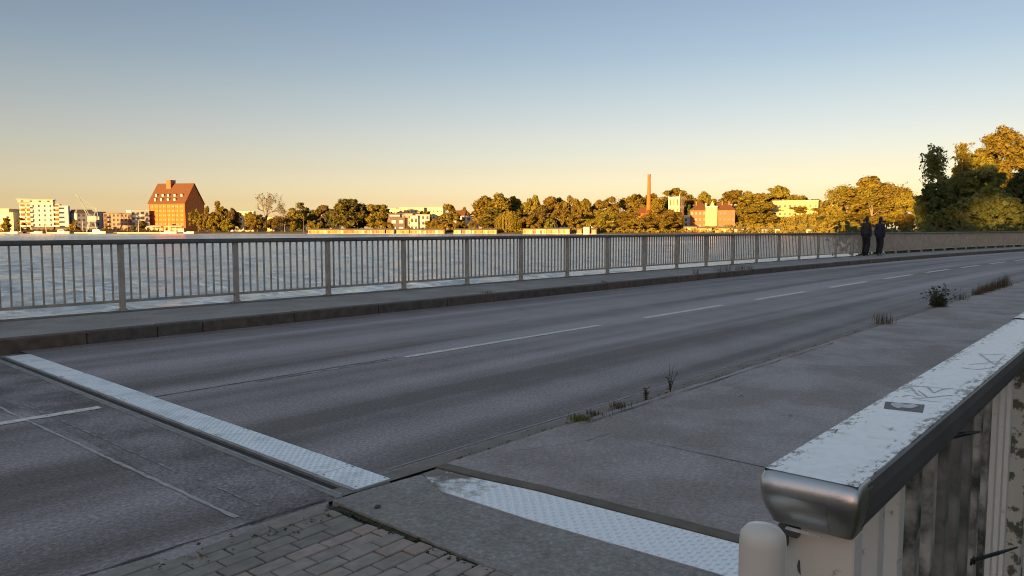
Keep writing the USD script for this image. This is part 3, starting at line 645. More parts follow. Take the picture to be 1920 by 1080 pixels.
for k, (s, h) in enumerate([(17.7, .18), (18.35, .23), (18.9, .25), (19.5, .27), (20.1, .29), (20.7, .34)]):
    weed(s, 3.08, h, ['brown grass clump starting the long row beyond the bushy weed', 'second brown clump in the long grass row at the gutter', 'third brown clump in the long grass row at the gutter', 'fourth brown clump in the long grass row at the gutter', 'fifth brown clump in the long grass row at the gutter', 'tallest brown clump ending the long grass row at the gutter'][k], 'grass', 20 + k, 150)
for k, (s, h) in enumerate([(10.2, .06), (14.0, .07), (18.3, .20), (19.6, .20), (20.1, .30), (20.75, .18), (21.1, .19), (21.5, .16)]):
    weed(s, 9.74, h, ['barely visible dry tuft on the far kerb, first one from the left', 'tiny dark tuft on the far kerb under the railing', 'short dark weed leaning on the far kerb, left of the taller pair', 'left weed of the taller pair on the far kerb', 'tallest dark weed standing on the far kerb', 'first thin weed of the trio right of the tallest kerb weed', 'middle thin weed of the trio right of the tallest kerb weed', 'last thin weed of the trio right of the tallest kerb weed'][k], 'grass', 40 + k, 40)
peb = trimesh.creation.icosphere(2, .015); peb.vertices *= 1 + .18 * (meshkit.noise(peb.vertices * 90, 3)[:, None] - .5); peb.apply_scale((1.2, .8, .6))
tag(part('pebble', peb.apply_translation((2.185, 2.815, .022)), M('pebble', (0.10, 0.085, 0.07), rough=0.8), smooth=True), 'small brown pebble lying on the grey pavement patch', 'pebble')
lf_m = M('dead_leaf', (0.07, 0.05, 0.03), (0.035, 0.028, 0.02), rough=0.8, scale=60)
pale_m = M('pale_scrap', (0.34, 0.33, 0.31), (0.26, 0.25, 0.235), rough=0.8, scale=60)
for k, (s, t, q, lab, m) in enumerate([(5.55, 2.53, .022, 'curled dark leaf on the near pavement beside the gutter', lf_m), (5.2, 2.0, .02, 'dark leaf scrap lying alone on the near pavement', lf_m), (4.6, 1.18, .035, 'bent dark twig curl on the pavement close to the railing', lf_m), (3.9, 1.9, .018, 'pale paper scrap on the near pavement', pale_m), (4.2, 1.6, .016, 'tiny pale speck of litter farther along the near pavement', pale_m)]):
    r = np.random.default_rng(60 + k); a = np.linspace(0, 4.2 if k == 2 else 2.0, 9)
    P = np.array([[(q * math.cos(x) * (1 + .2 * r.random()), q * math.sin(x), .004 + .006 * abs(math.sin(2 * x)) + h * .3 * q) for h in (0, 1)] for x in a])
    P[:, 1, :2] *= .62
    v, f = grid_mesh(P); tag(part('litter' if m is pale_m else 'dead_leaf', (v + cp(s, t, .024), f), m), lab, 'litter' if m is pale_m else 'leaf')

# ------------------------------------------------------------------ two people walking away
def chain_body(bones, L=0.03, smooth=6):
    ms = []
    for (a, ra), (b, rb) in bones:
        ms.append(Manifold.hull_points(np.vstack([np.asarray(a) + ra * SPH, np.asarray(b) + rb * SPH])))
    m = Manifold.batch_boolean(ms, m3.OpType.Add).refine_to_length(L)
    v, f, _ = meshkit.arrays(m); t = trimesh.Trimesh(v, f, process=True)
    if smooth: trimesh.smoothing.filter_taubin(t, iterations=smooth)
    return t
SPH = trimesh.creation.icosphere(1, 1.0).vertices
skin = M('skin', (0.42, 0.27, 0.19), (0.38, 0.24, 0.17), rough=0.6)
def hand(w, d, side_):
    """wrist point, pointing direction (down): palm, thumb and four curled fingers"""
    b = []; w = np.array(w, float); f = np.array([1.0, 0, 0]); lat = np.array([0, 1.0, 0]) * side_
    palm = w + np.array(d) * .085
    b.append(((w, .024), (palm, .028)))
    for k, (o, l) in enumerate([(.030, .072), (.010, .080), (-.010, .074), (-.030, .058)]):
        base = palm + f * o; mid = base + np.array(d) * l * .55 - lat * .006; tip = mid + np.array(d) * l * .40 - lat * .026
        b += [((base, .010), (mid, .009)), ((mid, .009), (tip, .008))]
    tb = w + np.array(d) * .03 + f * .03; tm = tb + f * .022 + np.array(d) * .028; b += [((tb, .013), (tm, .010)), ((tm, .010), (tm + np.array(d) * .03 - lat * .01, .009))]
    return b
def person(loc, rotz, label, top_c, leg_c, hgt, stride, wide, shoe_c, arm_out, seed):
    p = thing('person', label, 'person', loc, rotz, scale=(0.95, 0.82, 1.0))
    k = hgt / 1.72
    J = lambda x, y, z: np.array([x, y, z]) * k
    hip, ch, nk, hd = J(0, 0, .93), J(.02, 0, 1.30), J(.03, 0, 1.47), J(.045, 0, 1.605)
    sh = {s: J(.02, s * .16, 1.40) for s in (1, -1)}
    el = {1: J(-.06, .21 + arm_out[0] * .02, 1.12), -1: J(.02, -.205 - arm_out[1] * .02, 1.12)}
    wr = {1: J(.06, .225 + arm_out[0] * .03, .89), -1: J(.05, -.21 - arm_out[1] * .02, .86)}
    hp = {s: J(0, s * .085, .92) for s in (1, -1)}
    kn = {1: J(.10 * stride + .03, .095, .50), -1: J(-.03 * stride + .05, -.095, .50)}
    an = {1: J(.17 * stride, .125, .085), -1: J(-.24 * stride, -.125, .12)}
    toe = {1: an[1] + J(.15, .015, -.05), -1: an[-1] + J(.13, -.015, -.075)}
    sole = {1: an[1] + J(-.04, 0, -.05), -1: an[-1] + J(-.05, 0, -.015)}
    B = [((hip, .135 * k), (ch, .125 * k)), ((ch, .12 * k), (nk, .055 * k)), ((nk, .052 * k), (hd, .06 * k))]
    B += [((hd + J(-.012, 0, .035), .086 * k), (hd + J(.025, 0, -.045), .062 * k)), ((hd + J(.082, 0, -.02), .014 * k), (hd + J(.086, 0, .0), .011 * k))]
    for s in (1, -1):
        B += [((ch + J(0, s * .06, .05), .09 * k), (sh[s], .058 * k)), ((sh[s], .052 * k), (el[s], .040 * k)), ((el[s], .039 * k), (wr[s], .027 * k)),
              ((hip, .11 * k), (hp[s], .10 * k)), ((hp[s], .092 * k), (kn[s], .060 * k)), ((kn[s], .058 * k), (an[s], .036 * k)), ((an[s], .036 * k), (toe[s], .03 * k)),
              ((hd + J(-.005, s * .078, -.01), .022 * k), (hd + J(.005, s * .084, .012), .016 * k))]
        B += hand(wr[s], np.array([.15, 0, -.98]), s)
    part('body', chain_body(B, .022, 4), skin, p, smooth=True)
    T_ = [((hip + J(0, 0, -.02), .145 * k), (ch, .135 * k)), ((ch, .13 * k), (nk + J(-.01, 0, -.03), .075 * k))]
    for s in (1, -1):
        T_ += [((ch + J(0, s * .07, .04), .115 * k), (sh[s], .068 * k)), ((sh[s], .066 * k), (el[s], .055 * k)), ((el[s], .053 * k), (wr[s] + J(0, 0, .015), .040 * k)), ((hip + J(0, s * .04, -.08), .122 * k), (ch + J(0, s * .04, -.05), .122 * k))]
    part('top', chain_body(T_, .03, 5), top_c, p, smooth=True)
    L_ = [((hip, .15 * k), (hip + J(0, 0, -.06), .15 * k))]
    for s in (1, -1):
        L_ += [((hp[s] + J(0, 0, .03), .128 * k), (kn[s], (.086 + .03 * wide) * k)), ((kn[s], (.086 + .03 * wide) * k), (an[s] + J(-.01, 0, .06), (.075 + .045 * wide) * k))]
    part('trousers', chain_body(L_, .03, 5), leg_c, p, smooth=True)
    for s in (1, -1):
        shm = chain_body([((sole[s], .042 * k), (an[s] + J(.03, 0, -.02), .05 * k)), ((an[s] + J(.0, 0, -.02), .046 * k), (toe[s], .034 * k))], .02, 3)
        part('shoe', shm, shoe_c, p, smooth=True)
    hr_ = chain_body([((hd + J(-.022, 0, .045), .098 * k), (hd + J(-.04, 0, -.035), .078 * k)), ((hd + J(-.045, 0, -.02), .07 * k), (hd + J(-.04, 0, -.075), .05 * k))] +
                     ([((hd + J(-.02, .0, .11), .045 * k), (hd + J(-.03, 0, .125), .04 * k))] if seed == 1 else [((hd + J(0, .02, .07), .085 * k), (hd + J(-.02, -.03, .08), .08 * k))]), .02, 4)
    part('hair', hr_, M('black_hair', (0.014, 0.013, 0.013), (0.022, 0.02, 0.019), rough=0.6, scale=60), p, smooth=True)
    for s in (1, -1):
        e_ = trimesh.creation.icosphere(1, .012 * k); e_.apply_translation(hd + J(.078, s * .03, .012)); part('eye', e_, M('eye', (0.05, 0.04, 0.035), rough=0.3), p, smooth=True)
    mth = box(-.006, .006, -.022, .022, -.005, .005); mth.apply_translation(hd + J(.083, 0, -.055)); part('mouth', mth, M('lips', (0.30, 0.14, 0.11), rough=0.6), p)
black_c = M('black_cloth', (0.026, 0.028, 0.027), (0.038, 0.040, 0.038), rough=0.9, scale=12, bump=0.006, bscale=14)
navy_c = M('navy_cloth', (0.016, 0.020, 0.040), (0.022, 0.028, 0.052), rough=0.9, scale=12, bump=0.006, bscale=14)
ink_c = M('dark_trousers', (0.013, 0.013, 0.017), (0.02, 0.02, 0.025), rough=0.9, scale=12, bump=0.008, bscale=12)
shoe_d = M('dark_shoe', (0.02, 0.02, 0.02), rough=0.6); shoe_w = M('pale_shoe', (0.30, 0.29, 0.27), (0.08, 0.08, 0.08), rough=0.6, scale=20)
q = np.array([35.95, 10.68, 0.150]); person(q, heading(35.6), 'person in loose black top and wide black trousers, left one of the walking pair', black_c, ink_c, 1.76, .8, 1.0, shoe_d, (1, .6), 1)
q = np.array([36.2, 10.18, 0.150]); person(q, heading(36.0) - .05, 'person in navy sweater and dark baggy trousers, right one of the walking pair', navy_c, ink_c, 1.72, .7, .55, shoe_w, (.6, .8), 2)

# dead leaves and grit gathered along the gutter crack and at the foot of the far kerb
lr = np.random.default_rng(63); P = []
for k in range(520):
    s_ = 3 + 30 * lr.uniform(0, 1) ** 1.6; P.append(cp(s_, 3.09 + abs(lr.normal(0, .035)) * (1 if lr.random() < .75 else -1.6), .006 + (.016 if False else 0) + lr.uniform(0, .006)))
for k in range(300): P.append(cp(2.7 + 35 * lr.uniform(0, 1) ** 1.5, 9.54 - abs(lr.normal(0, .05)), .006 + lr.uniform(0, .006)))
for k in range(160): P.append(np.array([lr.uniform(-.2, 2.05), 2.93 + lr.normal(0, .05), .016]))
tag(part('leaf_litter', leaf_cards(lr, P, .011, .15), dry_m), 'brown leaf crumbs and grit strewn along the gutter and kerb', 'leaf litter', kind='stuff')
def crack(pts, w, seed):
    r = np.random.default_rng(seed); q = [np.array(pts[0], float)]
    for a, b in zip(pts[:-1], pts[1:]):
        a, b = np.array(a, float), np.array(b, float); n = max(2, int(np.linalg.norm(b - a) / .05))
        for k in range(1, n + 1): q.append(a + (b - a) * k / n + r.normal(0, .008, 2))
    q = np.array(q); d = np.gradient(q, axis=0); d /= np.linalg.norm(d, axis=1, keepdims=True); nn = np.c_[-d[:, 1], d[:, 0]] * (w * r.uniform(.3, 1, (len(q), 1)))
    return q, nn
for pts, w, z, seed, par in [([(8.0, 7.2), (9.0, 7.6), (9.6, 8.4), (10.2, 9.4)], .005, .0035, 2, road), ([(3.2, 7.9), (3.9, 7.6), (4.8, 7.9)], .004, .0035, 3, road), ([(0.2, 4.4), (.8, 4.6), (1.6, 4.4)], .003, .0035, 4, road),
                             ([(7.2, 3.0), (7.5, 2.3), (8.1, 1.7)], .003, .0275, 6, pav), ([(3.3, 2.93), (3.7, 2.75), (4.0, 2.72)], .003, .0225, 7, pav)]:
    q, nn = crack(pts, w, seed); V = np.array([[(*(a + b), z), (*(a - b), z)] for a, b in zip(q, nn)]); part('crack', grid_mesh(V[:, ::-1]), tar, par)
# an unseen hedge, added outside the near railing to darken its outer faces
hg = np.random.default_rng(91); P = np.c_[hg.uniform(0.4, 14, 9000), hg.uniform(-2.6, -1.1, 9000), -.3 + 2.1 * hg.uniform(0, 1, 9000) ** .7]
ADDED_HEDGE = P

# ------------------------------------------------------------------ trees
bark_m = M('bark', (0.085, 0.07, 0.052), (0.055, 0.045, 0.035), rough=0.95, scale=3, obj=0.2)
pale_bark = M('pale_bark', (0.20, 0.165, 0.12), (0.12, 0.10, 0.075), rough=0.95, scale=3)
birch_bark = M('birch_bark', (0.52, 0.49, 0.44), (0.12, 0.11, 0.10), rough=0.8, scale=4, lo=0.5, hi=0.62)
LEAF = {'dark': leaf_mat('leaf_dark', (0.110, 0.104, 0.019), (0.215, 0.195, 0.038)), 'olive': leaf_mat('leaf_olive', (0.180, 0.142, 0.019), (0.31, 0.24, 0.036)),
        'gold': leaf_mat('leaf_gold', (0.19, 0.155, 0.020), (0.32, 0.255, 0.036)), 'rust': leaf_mat('leaf_rust', (0.165, 0.128, 0.020), (0.285, 0.212, 0.036)),
        'brown': leaf_mat('leaf_brown', (0.125, 0.095, 0.026), (0.215, 0.158, 0.044)), 'deep': leaf_mat('leaf_deep', (0.085, 0.105, 0.032), (0.20, 0.22, 0.075)),
        'green': leaf_mat('leaf_green', (0.15, 0.165, 0.050), (0.31, 0.31, 0.10))}
def cards(r, P, N, size):
    """one small bent leaf-clump card per point, facing roughly along N"""
    n = len(P); N = N + r.normal(0, .5, (n, 3)); N /= np.linalg.norm(N, axis=1, keepdims=True)
    a = np.cross(N, r.normal(0, 1, (n, 3))); a /= np.maximum(np.linalg.norm(a, axis=1, keepdims=True), 1e-6); b = np.cross(N, a)
    s = (size * np.clip(r.lognormal(-.12, .38, n), .35, 1.9))[:, None]
    V = np.stack([P - a * s, P - b * s * .6 + N * s * .15, P + a * s, P + b * s * .6 + N * s * .15], 1).reshape(-1, 3)
    i = np.arange(n)[:, None] * 4
    return trimesh.Trimesh(V, np.vstack([i + [0, 1, 2], i + [0, 2, 3]]), process=False)
def limbs(r, base_h, top, W, n, r0, H):
    ms = [tube([(0, 0, -1.0), (r.normal(0, .1), r.normal(0, .1), base_h), (r.normal(0, .3), r.normal(0, .3), top * .8)], [r0 * 1.25, r0, r0 * .25], 7)]
    for k in range(n):
        a = k * 2.4 + r.uniform(-.4, .4); z0 = base_h + (top - base_h) * r.uniform(0.0, .55); L = W * .5 * r.uniform(.55, .95)
        e = np.array([math.cos(a) * L, math.sin(a) * L, z0 + (top - z0) * r.uniform(.35, .85)]); m = np.array([math.cos(a) * L * .4, math.sin(a) * L * .4, z0 + (e[2] - z0) * .6])
        ms.append(tube([(0, 0, z0), m, e], [r0 * .5, r0 * .3, r0 * .08], 5, False))
    return cat(ms)
def crown(r, H, W, shape, n_leaf, size, big=False):
    C, R = [], []
    n_c = {'round': 46, 'tall': 44, 'wide': 56, 'ragged': 40, 'column': 20, 'bush': 22, 'oak': 84}[shape] * (3 if big else 1)
    for k in range(n_c):
        u = r.normal(0, 1, 3); u /= np.linalg.norm(u); q = r.uniform(.35, 1) ** .5
        if shape == 'round': c = np.array([u[0] * W * .40 * q, u[1] * W * .40 * q, H * .53 + u[2] * H * .42 * q]); rr = W * r.uniform(.09, .16)
        elif shape == 'oak': c = np.array([u[0] * W * .42 * q, u[1] * W * .42 * q, H * .50 + u[2] * H * .44 * q]); c[:2] *= 1 - .30 * max(0, (c[2] / H - .55) / .4); rr = W * r.uniform(.06, .14)
        elif shape == 'tall': c = np.array([u[0] * W * .36 * q, u[1] * W * .36 * q, H * .54 + u[2] * H * .40 * q]); c[:2] *= 1 - .35 * abs(c[2] / H - .45); rr = W * r.uniform(.10, .18)
        elif shape == 'wide': a = r.uniform(0, 6.28); d = r.choice([.0, .24, .34]) * W; c = np.array([math.cos(a) * d, math.sin(a) * d, H * (.62 - .5 * d / W)]) + u * np.array([W * .2, W * .2, H * .25]) * q; c[2] = max(c[2], .12 * H); rr = W * r.uniform(.07, .12)
        elif shape == 'ragged': a = r.uniform(0, 6.28); d = r.uniform(0, .42) * W; top = H * (1 - .9 * (d / W) ** 1.3) * r.uniform(.72, 1); c = np.array([math.cos(a) * d, math.sin(a) * d, r.uniform(.12 * H, top)]); rr = W * r.uniform(.06, .115)
        elif shape == 'column': z = r.uniform(.08, .92); c = np.array([u[0], u[1], 0]) * W * .28 * math.sin(math.pi * min(1, z * .85 + .12)) + [0, 0, z * H]; rr = W * r.uniform(.16, .24)
        else: c = np.array([u[0] * W * .38, u[1] * W * .38, abs(u[2]) * H * .7 + .05 * H]); rr = W * r.uniform(.10, .17)
        C.append(c); R.append(rr * (.72 if big else 1))
    C, R = np.array(C), np.array(R); pick = r.choice(len(C), n_leaf, p=R ** 2 / (R ** 2).sum())
    D = r.normal(0, 1, (n_leaf, 3)); D /= np.linalg.norm(D, axis=1, keepdims=True)
    q = (r.uniform(.25, 1.0, n_leaf) ** .6)[:, None] * r.uniform(.8, 1.18, (n_leaf, 1))
    st = np.array([1, 1, 1.35]) if shape in ('ragged', 'tall', 'column') else np.array([1, 1, .85])
    Pp = C[pick] + D * q * R[pick][:, None] * st; Pp[:, 2] = np.maximum(Pp[:, 2], .03 * H)
    return cards(r, Pp, D * .9 + [0, 0, .25], size)
def willow(r, H, W, n_str, size):
    Pp = []; Nn = []
    for k in range(n_str):
        a = r.uniform(0, 6.28); q = math.sqrt(r.uniform(0, 1)); d = q * W * .46; z0 = H * (1 - .42 * q ** 2.4) * r.uniform(.86, 1); L = z0 * r.uniform(.35, .95) if q > .45 else z0 * r.uniform(.1, .4)
        n = int(L / (size * .8)) + 2
        for j in range(n):
            t = j / n; Pp.append((math.cos(a) * (d + .06 * W * t * (1 - t) * 2) + r.normal(0, .12), math.sin(a) * (d + .06 * W * t) + r.normal(0, .12), max(z0 - L * t, .3))); Nn.append((math.cos(a), math.sin(a), .15))
    return cards(r, np.array(Pp), np.array(Nn, float), size)
def bare(r, H, W, fine=4):
    ms = []; tips = []
    def grow(p, d, L, rad, lev):
        q = p + d * L; mid = p + d * L * .5 + r.normal(0, L * .05, 3)
        ms.append(tube([p, mid, q], [rad, rad * .8, rad * .55], 5 if lev < 2 else 3, False))
        if lev >= fine: tips.append(q); return
        for k in range([7, 4, 4, 3][min(lev, 3)]):
            nd = d + r.normal(0, .48 if lev else .55, 3); nd[2] = nd[2] * .8 + .28; nd /= np.linalg.norm(nd)
            grow(p + d * L * r.uniform(.55, 1), nd, L * r.uniform(.52, .74), rad * .52, lev + 1)
    grow(np.array([0, 0, -.6]), np.array([0, 0, 1.0]), H * .36, H * .017, 0)
    m = cat(ms); s_ = H / m.bounds[1][2]; w = W / max((m.bounds[1] - m.bounds[0])[:2]); m.apply_scale((w, w, s_)); t = np.array(tips) * [w, w, s_]
    return m, t
def pine(r, H, W):
    Pp, Nn = [], []; ms = [tube([(0, 0, -.6), (0.2, 0, H * .5), (0, 0, H)], [H * .018, H * .013, .05], 6)]
    for k in range(9):
        z = H * (.45 + .55 * k / 9) ; a = r.uniform(0, 6.28); L = W * .5 * r.uniform(.5, 1) * (1.1 - .4 * k / 9); c = np.array([math.cos(a) * L * .7, math.sin(a) * L * .7, z])
        ms.append(tube([(0, 0, z - .5), c], [.12, .05], 4, False)); D = r.normal(0, 1, (260, 3)); D /= np.linalg.norm(D, axis=1, keepdims=True)
        Pp.append(c + D * r.uniform(.4, 1, (260, 1)) * [L * .55, L * .55, H * .055]); Nn.append(D)
    return cat(ms), cards(r, np.vstack(Pp), np.vstack(Nn), .38)
_kinds = {}
def kind(shape, leaf, var=0):
    """the model a group of like trees shares: an abstract prim with a trunk and a crown"""
    key = (shape, leaf, var)
    if key in _kinds: return _kinds[key]
    r = np.random.default_rng(sum(map(ord, shape + leaf)) + 97 * var)
    path = f'/World/{shape}_{leaf}_tree_model' + (f'_{var:03d}' if var else '')
    prim = UsdGeom.Xform.Define(stage, path).GetPrim(); H, W = 16.0, 12.0
    lm = LEAF[leaf]
    if shape == 'willow':
        W = 13; part('trunk', limbs(r, 3, 14, 9, 7, .5, H), bark_m, prim); part('crown', willow(r, H, W, 620, .36), lm, prim, kind='stuff')
    elif shape == 'bare':
        m, t = bare(r, H, W); part('trunk', m, pale_bark, prim); idx = r.choice(len(t), min(len(t), 500)); part('crown', cards(r, t[idx] + r.normal(0, .3, (len(idx), 3)), r.normal(0, 1, (len(idx), 3)), .30), lm, prim, kind='stuff')
    elif shape == 'thin':
        m, t = bare(r, H, W); part('trunk', m, pale_bark, prim); idx = r.choice(len(t), 3800); part('crown', cards(r, t[idx] + r.normal(0, .55, (len(idx), 3)), r.normal(0, 1, (len(idx), 3)), .36), lm, prim, kind='stuff')
    elif shape == 'pine':
        m, c = pine(r, H, W); part('trunk', m, bark_m, prim); part('crown', c, lm, prim, kind='stuff')
    else:
        if shape == 'tall': W = 9
        if shape == 'column': H, W = 8, 3
        if shape == 'bush': H, W = 3, 4
        if shape == 'wide': W = 16
        n = {'column': 1800, 'bush': 1800, 'wide': 9000, 'oak': 9000}.get(shape, 8000)
        part('trunk', limbs(r, H * .16, H * .85, W * .75, 6, H * .021, H), bark_m, prim)
        part('crown', crown(r, H, W, shape, n, .30 if shape in ('bush', 'column') else .46), lm, prim, kind='stuff')
    b_ = np.vstack([np.array(UsdGeom.Mesh(c).GetPointsAttr().Get()) for c in prim.GetChildren() if c.GetName() == 'crown'])
    if shape == 'bare': b_ = np.vstack([np.array(UsdGeom.Mesh(c).GetPointsAttr().Get()) for c in prim.GetChildren()])
    H = float(np.percentile(b_[:, 2], 99.7)); W = float(np.percentile(np.linalg.norm(b_[:, :2], axis=1), 96)) * 2
    prim.SetSpecifier(Sdf.SpecifierClass)
    _kinds[key] = (prim, H, W); return _kinds[key]
_tr = np.random.default_rng(99)
NAME = {'willow': 'willow_tree', 'bare': 'bare_tree', 'thin': 'sparse_tree', 'pine': 'pine_tree', 'column': 'columnar_tree', 'bush': 'shrub'}
def tree(px, d, ytop, wpx, shape, leaf, label, var=0, group=None):
    src, H, W = kind(shape, leaf, var); x, y = far(px, d); z = land_z(x, y)
    h = EYE + (430 - ytop) / F_PX * d - z; w = wpx / F_PX * d
    k = h / H; kw = w / W * (1.38 if px > 890 and shape not in ('willow', 'column') else 1.18)
    c = 'shrub' if shape == 'bush' else 'tree'
    return dup(src, NAME.get(shape, 'broadleaf_tree'), label, c, (x, y, z - .1), _tr.uniform(0, 6.28), (kw, kw, k), group)

# ------------------------------------------------------------------ buildings of the far shore
glass = M('far_window_glass', (0.045, 0.045, 0.05), (0.10, 0.095, 0.09), rough=0.15, scale=0.3, spec=0.6)
glass_w = M('warm_window_glass', (0.17, 0.075, 0.024), (0.24, 0.11, 0.035), rough=0.3, scale=0.4)
def facing(px, d, delta):
    """rotation so that the front (local -y) looks back at the viewpoint, turned delta degrees towards the viewer's left"""
    x, y = far(px, d); a = math.atan2(-y, -x) - math.radians(delta); return a + math.pi / 2
def at_px(px, d): x, y = far(px, d); return x, y, land_z(x, y)
def win(par, x, z, w, h, y=0.0, m=glass, frame=None, ax='x', sgn=1, name='window'):
    """a window on the front (ax x, plane y) or on a side (ax y, plane x=y)"""
    t = .06
    def place(b):
        if ax == 'y': b.apply_transform(trimesh.transformations.rotation_matrix(math.pi / 2 * sgn, (0, 0, 1)))
        return b
    def bb(x0, x1, y0, y1, z0, z1):
        m_ = box(x0, x1, y0, y1, z0, z1)
        if ax == 'y':   # side wall at local x = y: swap axes
            v = m_.vertices.copy(); v2 = np.c_[y - sgn * v[:, 1], v[:, 0], v[:, 2]]; m_ = trimesh.Trimesh(v2, m_.faces, process=False); flip_ok(m_)
        else: m_.apply_translation((0, y, 0))
        return m_
    p = part(name, bb(x - w / 2, x + w / 2, -.05, .05, z, z + h), m, par)
    if frame is not None:
        part('frame', cat(bb(x - w / 2 - t, x - w / 2, -.09, .03, z - t, z + h + t), bb(x + w / 2, x + w / 2 + t, -.09, .03, z - t, z + h + t), bb(x - w / 2, x + w / 2, -.09, .03, z + h, z + h + t), bb(x - w / 2, x + w / 2, -.09, .03, z - t, z)), frame, p)
    return p
def block(label, px, d, delta, wd, dp, h, wall, rows, cols, win_sz=(1.0, 1.5), side_cols=0, side_sgn=1, roof='flat', roof_m=None, balc=None, ground=None, frame=None, gm=glass, name='apartment_building', x_off=0.0, lift=0.0, cat_='building', base=0.9, rise=4.0, penthouse=None):
    x, y, z = at_px(px, d); t = thing(name, label, cat_, (x, y, z + lift), facing(px, d, delta))
    x0, x1 = -wd / 2 + x_off, wd / 2 + x_off
    if ground: part('ground_floor', box(x0 + .25, x1 - .25, .25, dp - .25, -1.5, 3.0), ground, t); part('wall', box(x0, x1, 0, dp, 3.0, h), wall, t)
    else: part('wall', box(x0, x1, 0, dp, -1.5, h), wall, t)
    z0 = (3.0 if ground else 0.0) + base; fh = (h - (3.0 if ground else 0.0)) / rows
    for i in range(rows):
        for j in range(cols):
            xx = x0 + wd * (j + .5) / cols
            if balc and j in balc: continue
            win(t, xx, z0 + i * fh, win_sz[0], win_sz[1], 0.0, gm, frame)
        for j in range(side_cols):
            yy = dp * (j + .5) / side_cols
            win(t, yy, z0 + i * fh, win_sz[0], win_sz[1], x1 if side_sgn > 0 else x0, gm, None, 'y', -1 if side_sgn > 0 else 1)
    if balc:
        for i in range(rows):
            for j in balc:
                xx = x0 + wd * (j + .5) / cols; w = wd / cols * .86; zz = (3.0 if ground else 0.0) + i * fh
                win(t, xx, zz + .25, w * .9, fh * .78, 0.0, gm, None, name='balcony_door')
                part('balcony', cat(box(xx - w / 2, xx + w / 2, -1.5, -.06, zz - .05, zz + .12), box(xx - w / 2, xx + w / 2, -1.5, -1.42, zz + .12, zz + 1.1), box(xx - w / 2, xx - w / 2 + .08, -1.42, -.06, zz + .12, zz + 1.1), box(xx + w / 2 - .08, xx + w / 2, -1.42, -.06, zz + .12, zz + 1.1)), balc[j], t)
    rm = roof_m or conc
    if roof == 'flat': part('roof', box(x0 - .2, x1 + .2, -.2, dp + .2, h, h + .45), rm, t)
    elif roof == 'gable': part('roof', cat(prism([(x0 - .4, h), (x1 + .4, h), (x1 + .4, h + .02), (x0 - .4, h + .02)], -.4, dp + .4), hull([(x0 - .4, -.4, h), (x1 + .4, -.4, h), (x0 - .4, dp + .4, h), (x1 + .4, dp + .4, h), (x0 - .4, dp / 2, h + rise), (x1 + .4, dp / 2, h + rise)])), rm, t)
    elif roof == 'hip': part('roof', hull([(x0 - .4, -.4, h), (x1 + .4, -.4, h), (x0 - .4, dp + .4, h), (x1 + .4, dp + .4, h), (x0 + rise, dp / 2, h + rise), (x1 - rise, dp / 2, h + rise)]), rm, t)
    elif roof == 'mansard': part('roof', hull([(x0 - .2, -.2, h), (x1 + .2, -.2, h), (x0 - .2, dp + .2, h), (x1 + .2, dp + .2, h), (x0 + 1.2, 1.2, h + rise), (x1 - 1.2, 1.2, h + rise), (x0 + 1.2, dp - 1.2, h + rise), (x1 - 1.2, dp - 1.2, h + rise)]), rm, t)
    if penthouse:
        a, b, hh, mm = penthouse; part('penthouse', box(x0 + a * wd, x0 + b * wd, 1.2, dp - 1, h + .45, h + .45 + hh), mm, t); part('roof', box(x0 + a * wd - .8, x0 + b * wd + .8, .4, dp - .5, h + .45 + hh, h + .8 + hh), rm, t)
        for j in range(4): win(t, x0 + wd * (a + (b - a) * (j + .5) / 4), h + .9, 1.4, hh - 1.0, 1.2, gm)
    return t
white_w = M('white_render', (0.56, 0.54, 0.50), (0.48, 0.465, 0.43), scale=0.4, rough=0.9)
cream_w = M('cream_render', (0.50, 0.43, 0.28), (0.43, 0.37, 0.24), scale=0.4, rough=0.9)
yellow_w = M('yellow_render', (0.47, 0.36, 0.16), (0.40, 0.31, 0.135), scale=0.4, rough=0.9)
beige_w = M('beige_render', (0.50, 0.42, 0.35), (0.44, 0.37, 0.31), scale=0.4, rough=0.9)
brown_w = M('brown_brick_render', (0.36, 0.24, 0.18), (0.30, 0.20, 0.15), scale=0.6, rough=0.9)
grey_w = M('blue_grey_render', (0.34, 0.36, 0.40), (0.29, 0.31, 0.35), scale=0.4, rough=0.9)
grey2 = M('grey_cladding', (0.46, 0.47, 0.50), (0.40, 0.41, 0.44), scale=0.5, rough=0.8)
dark_w = M('dark_ground_floor', (0.10, 0.08, 0.07), (0.14, 0.11, 0.09), scale=0.5, rough=0.9)
dark_roof = M('dark_roof', (0.085, 0.075, 0.068), (0.12, 0.105, 0.09), scale=0.5, rough=0.8)
tile_red = M('red_roof_tile', (0.100, 0.040, 0.014), (0.078, 0.031, 0.011), scale=1.5, rough=0.85)
brick_red = M('red_brick_wall', (0.28, 0.105, 0.045), (0.21, 0.08, 0.036), scale=2.0, rough=0.9)
brick_or = M('ochre_brick_wall', (0.385, 0.104, 0.013), (0.31, 0.081, 0.010), scale=2.0, rough=0.9)
wood_d = M('dark_timber', (0.16, 0.10, 0.06), (0.11, 0.07, 0.045), scale=2.0, rough=0.9)
D0 = 500.0
